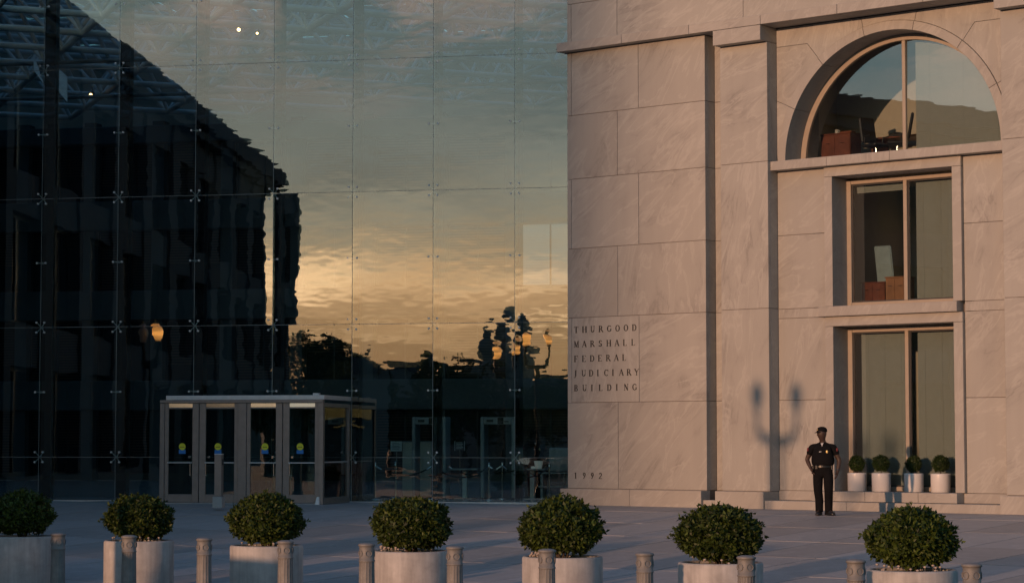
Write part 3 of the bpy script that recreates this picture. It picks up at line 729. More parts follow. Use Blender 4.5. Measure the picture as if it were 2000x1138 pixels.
# space frame of white tubes
tf = thing('space_frame', 'white tubular steel space frame under the atrium roof', 'truss', G, -GA)
uc = MB().tube((0, 0, 0), (0, 0, 1), 1, None, 'truss_white', 8, cap=False).mesh('truss_tube')
SPC, ZB, ZT = 3.2, 14.35, 16.6
ca, sa = math.cos(R_(33)), math.sin(R_(33))
def node(i, j, top):
    u, v_ = (i + .5 * top) * SPC, (j + .5 * top) * SPC; return Vector((-9 + u * ca - v_ * sa, 15.5 + u * sa + v_ * ca, ZT if top else ZB))
def inside(p): return XL + .3 < p.x < XR - .3 and 1.6 < p.y < D_ - .4
tubes = []
for i in range(-9, 10):
    for j in range(-9, 10):
        for top in (0, 1):
            p = node(i, j, top)
            for q in (node(i + 1, j, top), node(i, j + 1, top)):
                if inside(p) and inside(q): tubes.append((p, q, .11 if top == 0 else .10))
        p = node(i, j, 0)
        for di, dj in ((0, 0), (-1, 0), (0, -1), (-1, -1)):
            q = node(i + di, j + dj, 1)
            if inside(p) and inside(q): tubes.append((p, q, .075))
def vis(tb):
    P, Q = [gxy(v.x, v.y) for v in tb[:2]]; P.z, Q.z = tb[0].z, tb[1].z
    a, b = proj(P), proj(Q); inn = all(-30 < c[0] < 1120 and -60 < c[1] < 900 for c in (a, b))
    return -((math.hypot(a[0] - b[0], a[1] - b[1]) if inn else 0) * tb[2])
tubes.sort(key=vis)
for p, q, r in tubes[:298]:
    o = link('truss_tube', uc, tf); d = q - p
    o.matrix_local = Matrix.Translation(p) @ d.to_track_quat('Z', 'Y').to_matrix().to_4x4() @ Matrix.Diagonal((r, r, d.length, 1))
rest = MB()
for p, q, r in tubes[298:]: rest.tube(p, q, r, None, 'truss_white', 6, cap=False)
tag(rest.obj('truss_tubes', tf), kind='stuff')
# pipes / sprinkler mains hung below the frame
for y_, z_ in ((13.5, 14.0), (20.5, 13.95)):
    MB().tube((XL + .3, y_, z_), (XR - .3, y_, z_), .07, None, 'plastic_grey', 8).obj('pipe', tf)
# spot lamps hung in the frame
for px, py, y_ in ((466, 60, 15), (502, 67, 17.5), (538, 68, 15), (177, 187, 22)):
    g_, z_ = gpix(px, py, y_)
    L = thing('spot_lamp', 'lit spot lamp hung under the truss', 'lamp', gxy(g_, y_) + Vector((0, 0, z_)), -GA, 'spot lamps under the atrium roof')
    L['label'] = {466: 'lit spot lamp under the truss, first of the bright trio', 502: 'dimmer small spot lamp between the two bright ones', 538: 'lit spot lamp on the far end of the bright trio', 177: 'single lit spot lamp below the truss beside the hanging panels'}[px]
    MB().tube((0, .02, .03), (0, .24, .12), .10, .07, 'plastic_dark', 12).obj('housing', L)
    MB().tube((0, .012, .028), (0, .018, .031), .062 if px != 502 else .042, None, 'lamp_on', 12).obj('bulb', L)
    MB().tube((0, .15, .1), (0, .15, max(.3, 14.6 - z_)), .015, None, 'plastic_dark', 6).obj('hanger', L)
# white sail panels hung in the hall
def qpix(pts, y_):
    r = []
    for x, y in pts: d_ = y_ + (199 - y) / 93 * 2.4; g_, z_ = gpix(x, y, d_); r.append(Vector((g_, d_, z_)))
    return r
for lab, pts in (('smaller white triangular panel hung beneath the atrium truss', ((65, 106), (86, 166), (66, 137))), ('larger white slanted panel hung beneath the atrium truss', ((87, 108), (131, 150), (131, 199), (89, 150)))):
    v = qpix(pts, 10.0); n = len(v); mm = MB(); vs = [tuple(p) for p in v] + [(p.x, p.y + .03, p.z) for p in v]
    mm.add(vs, [tuple(range(n - 1, -1, -1)), tuple(range(n, 2 * n))] + [(i, (i + 1) % n, n + (i + 1) % n, n + i) for i in range(n)], 'white_cloth')
    L = thing('hanging_panel', lab, 'panel', G, -GA, 'white panels hung in the atrium'); mm.obj('panel_sheet', L)
    t_ = v[0]; MB().tube((t_.x, t_.y + .015, t_.z - .01), (t_.x, t_.y + .015, 14.6), .006, None, 'steel', 5).obj('cable', L)

# ================================================================== entrance vestibule
vb = thing('door_vestibule', 'steel framed glass entrance vestibule with two pairs of doors', 'entrance', G, -GA)
def v_(x0, x1, y0, y1, z0, z1, name, mat='bronze_frame', par=None, c=.006): return MB().box(x0, x1, y0, y1, z0, z1, mat, c).obj(name, par or vb)
VX0, VX1, VY = -9.66, -5.42, -2.5
posts = ((VX0, VX0 + .12), (-7.62, -7.40), (VX1 - .12, VX1))
for a, b in posts: v_(a, b, VY, VY + .14, 0, 2.50, 'post')
for a in (VX0, VX1 - .10): v_(a, a + .10, -.16, -.03, 0, 2.50, 'post')
v_(VX0, VX1, VY - .012, VY + .13, 2.505, 2.58, 'header_beam'); v_(VX0 + .15, VX1 + .02, VY + .02, -.03, 2.582, 2.69, 'canopy_roof', 'steel')
v_(-5.72, -5.56, VY + .1, VY + .22, 2.692, 2.74, 'sensor_box', 'steel')
for a in (VX0, VX1 - .10): v_(a, a + .10, VY + .145, -.165, 2.40, 2.50, 'side_rail'); v_(a, a + .10, VY + .145, -.165, 0, .16, 'side_rail')
for a in (VX0 + .04, VX1 - .06):
    p = MB(); p.box(a, a + .016, VY + .14, -.16, .16, 2.40, 'glass_door'); p.obj('side_pane', vb); v_(a - .01, a + .03, VY + .15, -.17, 1.02, 1.05, 'side_bar', 'steel', c=.003)
v_(VX0 + .1, VX1 - .1, VY + .02, -.1, .006, .02, 'threshold', 'steel', c=.002)
leaves = ((VX0 + .12, -8.645, 1), (-8.635, -7.62, 0), (-7.40, -6.475, 1), (-6.465, VX1 - .12, 0))
for li, (a, b, hr) in enumerate(leaves):
    fr = MB(); y0, y1 = VY + .03, VY + .085; lw_, rw_ = (.10, .17) if hr else (.17, .10)
    fr.box(a + .004, a + lw_, y0, y1, .03, 2.50, 'bronze_frame', .006); fr.box(b - rw_, b - .004, y0, y1, .03, 2.50, 'bronze_frame', .006)
    fr.box(a + lw_, b - rw_, y0 + .003, y1 - .003, .03, .24, 'bronze_frame', .006); fr.box(a + lw_, b - rw_, y0 + .003, y1 - .003, 2.36, 2.395, 'bronze_frame', .004)
    dr = fr.obj('door', vb)
    M_ = Matrix.Translation((0, y0 + .03, 2.445)) @ Matrix.Translation(((a + b) / 2, 0, 0)) @ Matrix.Rotation(R_((2.0, .2, 3.0, 3.4)[li]), 4, 'Z') @ Matrix.Translation((-(a + b) / 2, 0, 0)) @ Matrix.Rotation(R_((-1.3, -.4, -1.2, -3.6)[li]), 4, 'X')
    MB().box(a + lw_ + .005, b - rw_ - .005, -.008, .008, -.048, .048, 'dull_metal', 0, M_).obj('transom_strip', dr)
    MB().box(a + lw_, b - rw_, y0 + .024, y0 + .034, .24, 2.36, 'glass_door').obj('pane', dr)
    MB().box(a + lw_ - .01, b - rw_ + .01, y0 - .05, y0 - .02, 1.01, 1.035, 'steel', .004).obj('push_bar', dr)
    hx = b - rw_ - .03 if hr else a + lw_ + .03
    MB().path([(hx, y0 - .035, 1.03), (hx, y0 - .07, 1.0), (hx, y0 - .07, .72), (hx, y0 - .005, .70)], .012, 'chrome').obj('pull_handle', dr)
    MB().tube((hx + (-.05 if hr else .05), y0 - .012, 1.16), (hx + (-.05 if hr else .05), y0 + .02, 1.16), .03, None, 'chrome', 14).obj('lock', dr)
    cx = (a + b) / 2 + (.01 if hr else -.02); cz = 1.40
    d = MB(); d.lathe([(.088, 0), (.088, .004)], 'yellow', 24); dv = d.mesh('sticker_disc')
    o = link('sticker', dv, dr, (cx, y0 + .022, cz + .02), (R_(90), 0, 0))
    MB().box(cx - .088, cx + .088, y0 + .0195, y0 + .0235, cz - .155, cz - .055, 'blue').obj('sticker', dr)
    MB().box(cx - .06, cx + .06, y0 + .0145, y0 + .0178, cz + .004, cz + .016, 'plastic_dark').obj('sticker_line', dr)
pp = ground(427, 991)
pd = thing('push_plate_post', 'square steel door opener post on pale footing before the doors', 'post', pp, -GA)
MB().box(-.115, .115, -.115, .115, 0, .26, 'plastic_grey', .008).obj('footing', pd); MB().box(-.085, .085, -.085, .085, .26, 1.24, 'bronze_frame', .008).obj('post', pd)
MB().box(.086, .10, -.05, .05, 1.0, 1.14, 'plastic_dark', .004).obj('push_plate', pd); MB().box(-.087, .087, -.087, .087, 1.24, 1.26, 'steel', .004).obj('cap', pd)
# small pale wedge by the right hand door post
q = gxy(-5.55, VY - .05); ws = MB(); ws.prism([(-.05, 0), (.06, 0), (.05, .19), (.0, .19)], -.04, .05, 'white_cloth', .006)
o = ws.obj('door_wedge', None, (q.x, q.y, 0), (0, 0, -GA)); tag(o, 'small pale wedge standing at the foot of the end door post', 'wedge')

# ================================================================== lobby fittings behind the glass
def gfloor(px, py): p = ground(px, py); return p
def at_g(px, y_): g_, _ = gpix(px, 960, y_); p = gxy(g_, y_); return Vector((p.x, p.y, .004))
md = None
for px, lab in ((842, 'grey walk-through metal detector beside the beige partition boxes'), (976, 'grey walk-through metal detector between the two lobby tables')):
    loc = at_g(px, 3.2)
    if md is None:
        md = thing('metal_detector', lab, 'metal detector', loc, -GA, 'walk-through metal detectors')
        for s_ in (-1, 1):
            pnl = MB().box(s_ * .42 - .045, s_ * .42 + .045, -.30, .30, 0, 2.20, 'plastic_grey', .02).obj('side_panel', md)
            MB().box(s_ * .42 - .05, s_ * .42 + .05, -.32, .32, 0, .05, 'plastic_dark', .01).obj('foot', pnl)
        hd = MB().box(-.374, .374, -.28, .28, 2.0, 2.19, 'plastic_grey', .015).obj('crosspiece', md)
        MB().box(-.30, -.12, -.29, -.278, 2.06, 2.13, 'plastic_dark').obj('display', hd); MB().box(.18, .30, -.29, -.278, 2.06, 2.09, 'plastic_dark').obj('display', hd)
        MB().box(.0, .16, -.285, -.279, 2.01, 2.18, 'pane_dark').obj('display', hd)
    else: md = dup(md, location=loc, label=lab)
# stanchions with ropes
stm = thing('stanchion', 'x', 'stanchion', (0, 0, 0), 0, 'chrome rope stanchions in the lobby')
MB().lathe([(.15, 0), (.15, .015), (.05, .035), (.022, .05)], 'chrome', 20).obj('base', stm); MB().tube((0, 0, .04), (0, 0, .90), .019, None, 'chrome', 10).obj('pole', stm)
MB().lathe([(.035, .89), (.04, .91), (.022, .93), (.034, .955), (.03, .985), (.004, 1.0)], 'chrome', 14).obj('finial', stm)
stp = [(733, 975.5), (772, 972), (796, 969), (845, 975), (873, 974), (955, 977.5), (981, 974.5), (1020, 978), (1073, 978.5), (1101, 972)]
sl_ = ['next to the vestibule glass', 'under the lone framed notice', 'before the beige partition boxes', 'at the glass fin by the first detector', 'right behind the first metal detector post', 'outside the second metal detector', 'within the second metal detector opening', 'at the glass fin by the second detector', 'before the white tray table', 'beside the stone pier']
spos = []
for i, (px, py) in enumerate(stp):
    p = ground(px, py, .004); o = stm if i == 0 else dup(stm); o.location = p; o['label'] = 'chrome rope stanchion ' + sl_[i]; spos.append(p)
for a, b, lab in ((0, 3, 'black rope sagging from the stanchion next to the vestibule'), (1, 2, 'short black rope under the framed notice'), (2, 4, 'black rope low in front of the first metal detector'), (3, 5, 'black rope spanning between the two metal detectors'), (4, 6, 'black rope behind the one spanning the two detectors'), (6, 8, 'black rope sagging before the second lobby table'), (7, 9, 'black rope running behind the stone pier'), (5, 7, 'short black rope across the second metal detector')):
    p, q = spos[a] + Vector((0, 0, .9)), spos[b] + Vector((0, 0, .9)); L_ = (q - p).length; pts = []
    for i in range(13): u = i / 12; c = p.lerp(q, u); c.z -= .30 * min(1, L_ / 1.8) * (1 - (2 * u - 1) ** 2); pts.append(c)
    r = thing('rope', lab, 'rope', pts[0], 0, 'black ropes between the stanchions')
    MB().path([v - pts[0] for v in pts[1:-1]], .02, 'rope', 8).obj('cord', r)
    for e, f in ((0, 1), (12, 11)): MB().tube(pts[e] - pts[0], pts[f] - pts[0] + (pts[f] - pts[e]) * .25, .024, None, 'chrome', 8).obj('hook', r)
# framed notices on stands
for px, py, hw, y0, y1, lab, dk, tl in ((774, 972, .16, 1.28, 1.55, 'white framed notice on a thin stand near the vestibule', 0, 0), (898, 966, .15, 1.28, 1.56, 'dark notice with white edges on a stand between detectors', 1, 0), (829, 968, .17, 1.02, 1.26, 'tilted dark notice with white print on a black stand', 1, 25)):
    p = ground(px, py, .004); t_ = thing('notice_stand', lab, 'sign', p, -GA, 'notices on stands in the lobby')
    MB().tube((0, 0, 0), (0, 0, y0 + .02), .012, None, 'chrome' if tl == 0 else 'plastic_dark', 8).obj('pole', t_); MB().lathe([(.14, 0), (.14, .012), (.03, .03)], 'plastic_dark', 18).obj('base', t_)
    M_ = Matrix.Translation((0, -.02, (y0 + y1) / 2)) @ Matrix.Rotation(R_(-tl), 4, 'X'); h2 = (y1 - y0) / 2
    pn = MB().box(-hw + .012, hw - .012, -.006, .006, -h2 + .012, h2 - .012, 'plastic_dark' if dk else 'sign_white', 0, M_).obj('sheet', t_)
    fr = MB()
    for b in ((-hw, -hw + .012, -h2, h2), (hw - .012, hw, -h2, h2)) + (() if dk else ((-hw + .012, hw - .012, h2 - .012, h2), (-hw + .012, hw - .012, -h2, -h2 + .012))): fr.box(b[0], b[1], -.009, .009, b[2], b[3], 'sign_white', 0, M_)
    fr.obj('frame', t_)
    tx = MB()
    for r in range(5): tx.box(-hw * .7, hw * (.7 if r % 2 else .5), -.008, -.0062, h2 * (.62 - r * .3), h2 * (.62 - r * .3) + .012, 'sign_white' if dk else 'plastic_dark', 0, M_)
    tx.obj('print', t_)
# tables, tray, partition boxes, screening machine
def table(px, y_, w_, lab):
    t_ = thing('lobby_table', lab, 'table', at_g(px, y_), -GA)
    MB().box(-w_ / 2, w_ / 2, -.35, .35, .78, .82, 'plastic_grey', .006).obj('table_top', t_); MB().box(-.05, .07, -.1, .1, .03, .78, 'sign_white', .006).obj('leg', t_); MB().box(-w_ * .3, w_ * .3, -.25, .25, 0, .03, 'plastic_grey', .006).obj('foot_plate', t_)
    return t_
table(908, 3.6, .85, 'pale topped pedestal table between the metal detectors'); tb2 = table(1040, 3.6, .95, 'pale topped pedestal table holding a white tray')
p = at_g(1052, 3.5); tr = MB(); tr.lathe([(.10, 0), (.15, .20), (.15, .205), (.14, .20), (.09, .01)], 'white_glow', 4)
o = tr.obj('tray', None, (p.x, p.y, .826), (0, 0, -GA + R_(45))); tag(o, 'white plastic tray on the lobby table', 'tray')
p = at_g(1044, 3.62); o = MB().box(-.09, .09, -.06, .06, 0, .06, 'white_glow', .008).obj('folded_papers', None, (p.x, p.y, .826), (0, 0, -GA)); tag(o, 'small white stack beside the tray on the table', 'papers')
for px, y_, w_, lab in ((802, 4.6, .16, 'narrow beige partition box beside the first metal detector'), (829, 4.8, .26, 'wider beige partition box seen through the first metal detector')):
    b = thing('partition_box', lab, 'cabinet', at_g(px, y_), -GA, 'beige partition boxes')
    MB().box(-w_, w_, -.3, .3, .05, 1.52, 'plaster', .01).obj('body', b); MB().box(-w_ + .02, w_ - .02, -.28, .28, 0, .05, 'plastic_dark').obj('plinth', b); MB().box(-w_ - .01, w_ + .01, -.31, .31, 1.52, 1.55, 'plastic_grey', .006).obj('lid', b)
xr = thing('screening_machine', 'grey baggage screening machine with roller rails beside the pier', 'machine', at_g(1110, 3.4), -GA)
MB().box(-.45, 1.4, -.4, .4, .75, 1.38, 'plastic_grey', .03).obj('housing', xr); MB().box(-.50, -.452, -.3, .3, .80, 1.2, 'plastic_dark').obj('curtain', xr)
for z in (.72, .36): MB().box(-.75, 1.4, -.38, .38, z - .03, z + .01, 'plastic_grey', .006).obj('rail', xr)
for x in (-.7, 0, 1.2): MB().box(x, x + .07, -.3, .3, 0, .69, 'plastic_grey', .006).obj('leg', xr)
# ================================================================== bollards
def on_line(px, p, q):
    dx, dy = (px - 1000) / F_PX, 1.0; ex, ey = q[0] - p[0], q[1] - p[1]; k = (p[0] * ey - p[1] * ex) / (dx * ey - dy * ex); return dx * k, k
BP, BQ = ((118 - 1000) / F_PX * 33.3, 33.3), ((1893 - 1000) / F_PX * 25, 25)
BH = 1.165
sh = MB(); NF = 16
def flute(r, a, z): return r * (1 - .075 * max(0, math.cos(a * NF)) ** 2) if .14 < z < BH - .245 else r
zs_ = [.14 + i * (BH - .39) / 6 for i in range(7)]
sh.lathe([(.135, -.2), (.135, .06), (.125, .075), (.118, .11), (.112, .135)] + [(.111 - .012 * i / 6, z + .002) for i, z in enumerate(zs_)] + [(.099, BH - .243)], 'boll', 64, wob=flute)
bol = thing('bollard', 'x', 'bollard', (0, 0, 0), 0, 'fluted bollards along the kerb')
sh.obj('shaft', bol)
MB().lathe([(.100, BH - .245), (.106, BH - .24), (.106, BH - .225), (.099, BH - .22), (.098, BH - .06), (.101, BH - .045), (.112, BH - .04), (.112, BH - .022), (.098, BH - .012), (.06, BH - .002), (.004, BH)], 'boll', 40).obj('cap', bol)
rg = MB()
for i in range(12): a0, a1 = 2 * math.pi * i / 12, 2 * math.pi * (i + 1) / 12; rg.tube((.04 * math.cos(a0), 0, .04 * math.sin(a0)), (.04 * math.cos(a1), 0, .04 * math.sin(a1)), .006, None, 'boll', 6)
rgm = rg.mesh('ring')
for i in range(5):
    a = R_(-108 + 72 * i); link('ring', rgm, bol, (.098 * math.cos(a), .098 * math.sin(a), BH - .135), (0, 0, a + R_(90)))
bl = ['beside the first full planter from the dark office wing', 'standing in front of the planter before the dark glass', 'standing free between two planters before the door vestibule', 'overlapping the planter before the doors', 'at the flowering side of the planter before the metal detectors', 'on the far side of the planter before the metal detectors', 'in front of the planter at the glass and stone corner', 'standing free before the engraved stone pier', 'in front of the planter before the arched bay pilaster', 'at the edge of the planter below the guard', 'beyond the planter below the window pots']
for i, px in enumerate((118, 256, 402, 560, 718, 889, 1068, 1258, 1455, 1668, 1893)):
    x, y = on_line(px, BP, BQ); o = bol if i == 0 else dup(bol); o.location = (x, y, .235 - BH); o.rotation_euler = (0, 0, -WA + R_(random.uniform(-6, 6))); o['label'] = 'grey fluted metal bollard ' + bl[i]
# ================================================================== planters with clipped box balls
def leaf_cloud(name, nleaf, fn, size, mat, seed, inner=None):
    """many small leaf quads; fn(rng) -> position, outward normal, tone"""
    rg_ = random.Random(seed); vs, fs, tone = [], [], []
    for i in range(nleaf):
        p, nrm, tn = fn(rg_); d = (nrm + Vector((rg_.gauss(0, .55), rg_.gauss(0, .55), rg_.gauss(0, .55)))).normalized()
        u = d.orthogonal().normalized(); u.rotate(Matrix.Rotation(rg_.uniform(0, 6.28), 3, d)); w_ = d.cross(u); s_ = size * rg_.uniform(.65, 1.35); b = len(vs)
        tip = (d * .6 + u * .8).normalized()
        vs += [p - w_ * s_ * .30, p + tip * s_ * .55 - w_ * s_ * .28, p + tip * s_ * 1.1, p + tip * s_ * .55 + w_ * s_ * .28, p + w_ * s_ * .30 * 0]
        fs.append((b, b + 1, b + 2, b + 3)); tone += [tn] * 5
    if inner:
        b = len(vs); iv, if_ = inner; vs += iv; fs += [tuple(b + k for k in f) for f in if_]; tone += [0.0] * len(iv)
    me = bpy.data.meshes.new(name); me.from_pydata([tuple(v) for v in vs], [], fs); me.materials.append(MAT[mat])
    at = me.attributes.new('tone', 'FLOAT', 'POINT'); at.data.foreach_set('value', tone); me.update(); return me
def ball_shape(seed, rx, rz, zc):
    off = Vector((seed * 3.7, seed * 1.3, 0))
    def rad(d):
        b = 1 + .15 * noise.noise(d * 1.6 + off) + .11 * noise.noise(d * 4.0 + off) + .06 * noise.noise(d * 11 + off)
        if d.z < -.2: b *= 1 - .35 * (-d.z - .2)
        return b
    sr = random.Random(seed + 99); shoots = [Vector((sr.gauss(0, 1), sr.gauss(0, 1), abs(sr.gauss(.2, .8)))).normalized() for _ in range(70)]
    def fn(r):
        while True:
            d = Vector((r.gauss(0, 1), r.gauss(0, 1), r.gauss(0, 1))).normalized()
            if d.z > -.82: break
        k = rad(d); q = 1 - abs(r.gauss(0, .09)); 
        if r.random() < .10: d = shoots[r.randrange(len(shoots))]; d = (d + Vector((r.gauss(0, .02), r.gauss(0, .02), r.gauss(0, .02)))).normalized(); k = rad(d); q = r.uniform(.92, 1.12)
        clump = noise.noise(d * 7 + off * 2)
        p = Vector((d.x * rx * k * q, d.y * rx * k * q, zc + d.z * rz * k * q))
        return p, (d + Vector((0, 0, .35))).normalized(), max(0, min(1, .42 + .45 * clump + r.gauss(0, .22)))
    iv, if_ = [], []; n_, m_ = 20, 12
    for a in range(m_ + 1):
        for b in range(n_):
            d = Vector((math.sin(math.pi * a / m_) * math.cos(2 * math.pi * b / n_), math.sin(math.pi * a / m_) * math.sin(2 * math.pi * b / n_), math.cos(math.pi * a / m_)))
            k = rad(d) * .86; iv.append(Vector((d.x * rx * k, d.y * rx * k, zc + d.z * rz * k)))
    for a in range(m_):
        for b in range(n_): if_.append((a * n_ + b, (a + 1) * n_ + b, (a + 1) * n_ + (b + 1) % n_, a * n_ + (b + 1) % n_))
    return fn, (iv, if_)
def ball_mesh(seed, rx, rz, zc, nl, size, mat='boxwood'):
    fn, inner = ball_shape(seed, rx, rz, zc); return leaf_cloud('crown', nl, fn, size, mat, seed, inner)
PP, PQ = ((275 - 1000) / F_PX * 37.6, 37.6), ((1777 - 1000) / F_PX * 29, 29)
PR, PH = .565, .86
ball_v = [ball_mesh(s_, .555, .43, .34, 9500, .058) for s_ in (3, 8, 14, 21)]
pm = MB(); pm.lathe([(PR - .03, -.12), (PR - .012, 0), (PR, .02), (PR, PH - .03), (PR - .006, PH - .012), (PR - .02, PH), (PR - .07, PH), (PR - .085, PH - .02), (PR - .085, PH - .10)], 'planter', 56)
pmm = pm.mesh('tub')
som = MB().lathe([(PR - .086, PH - .11), (PR - .086, PH - .06), (.3, PH - .03), (.02, PH - .02)], 'soil', 32).mesh('soil')
stem_m = MB()
for i in range(7): a = i * .9; stem_m.path([(.05 * math.cos(a), .05 * math.sin(a), PH - .04), (.12 * math.cos(a), .12 * math.sin(a), PH + .12), (.25 * math.cos(a), .25 * math.sin(a), PH + .30)], [.02, .014, .008], 'bark', 6)
stem_me = stem_m.mesh('stem')
pl = ['at the row end by the office wing', 'before the glass left of the doors', 'before the glass doors', 'before the metal detectors, with white flowers', 'before the corner of glass and stone', 'before the engraved pier and first pilaster', 'below the guard and the window pots']
sc_b = [.93, .94, 1.0, .985, 1.01, .965, .97]
for i, px in enumerate((48, 275, 523, 804, 1098, 1405, 1777)):
    x, y = on_line(px, PP, PQ); z = -.055 - PH
    p_ = thing('planter', 'round pale concrete planter ' + pl[i], 'planter', (x, y, z), R_(random.uniform(0, 360)), 'concrete planters in a row on the plaza')
    link('tub', pmm, p_); link('soil', som, p_)
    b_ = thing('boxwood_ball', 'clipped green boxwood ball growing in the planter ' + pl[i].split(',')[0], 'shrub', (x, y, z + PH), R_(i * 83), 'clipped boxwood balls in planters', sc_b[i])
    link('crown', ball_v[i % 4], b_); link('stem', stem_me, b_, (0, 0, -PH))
    fl_ = MB(); rf_ = random.Random(i + 40)
    for k in range(26 if i in (3, 4, 6) else 12):
        a = rf_.gauss(R_(200), .5) if i in (3, 4) else rf_.uniform(0, 6.28); r = rf_.uniform(.36, .46); h = rf_.uniform(.0, .07)
        cx, cy = r * math.cos(a), r * math.sin(a); fl_.tube((cx, cy, -.05), (cx, cy, h), .004, None, 'boll', 4); fl_.sphere((cx, cy, h), .022, .022, .014, 'flower', 6, 4)
    o = fl_.obj('flower_bed', None, (x, y, z + PH)); tag(o, 'small pale flowers ringing the soil of the planter ' + pl[i].split(',')[0], 'flowers', 'flowers in the planters', 'stuff')
# ================================================================== small pots on the window step
potm = MB().lathe([(.205, 0), (.213, .01), (.217, .38), (.217, .41), (.205, .413), (.195, .41), (.19, .36)], 'pot_white', 40).mesh('pot')
psoil = MB().lathe([(.192, .33), (.192, .375), (.02, .385)], 'soil', 24).mesh('soil')
def pot_ball(seed): return ball_mesh(seed, .175, .205, .215, 3000, .026, 'pot_leaf')
pbs = [pot_ball(31), pot_ball(37)]
for i, (a, lab) in enumerate(((7.87, 'closest to the standing guard'), (8.50, 'second along from the guard'), (9.33, 'third along from the guard'), (10.0, 'at the far end from the guard'))):
    p = O + T * a - N * .62; z = .426
    po = thing('small_pot', 'smooth white round pot on the window step, ' + lab, 'pot', (p.x, p.y, z), 0, 'white pots on the window step'); link('pot', potm, po); link('soil', psoil, po)
    sb = thing('small_boxwood', 'small clipped bush in the white window pot ' + lab, 'shrub', (p.x, p.y, z + .38), R_(i * 97), 'small bushes in the window pots', 1 + .04 * (i % 2))
    link('crown', pbs[i % 2], sb); MB().tube((0, 0, -.03), (.01, 0, .14), .014, .008, 'bark', 6).obj('stem', sb)

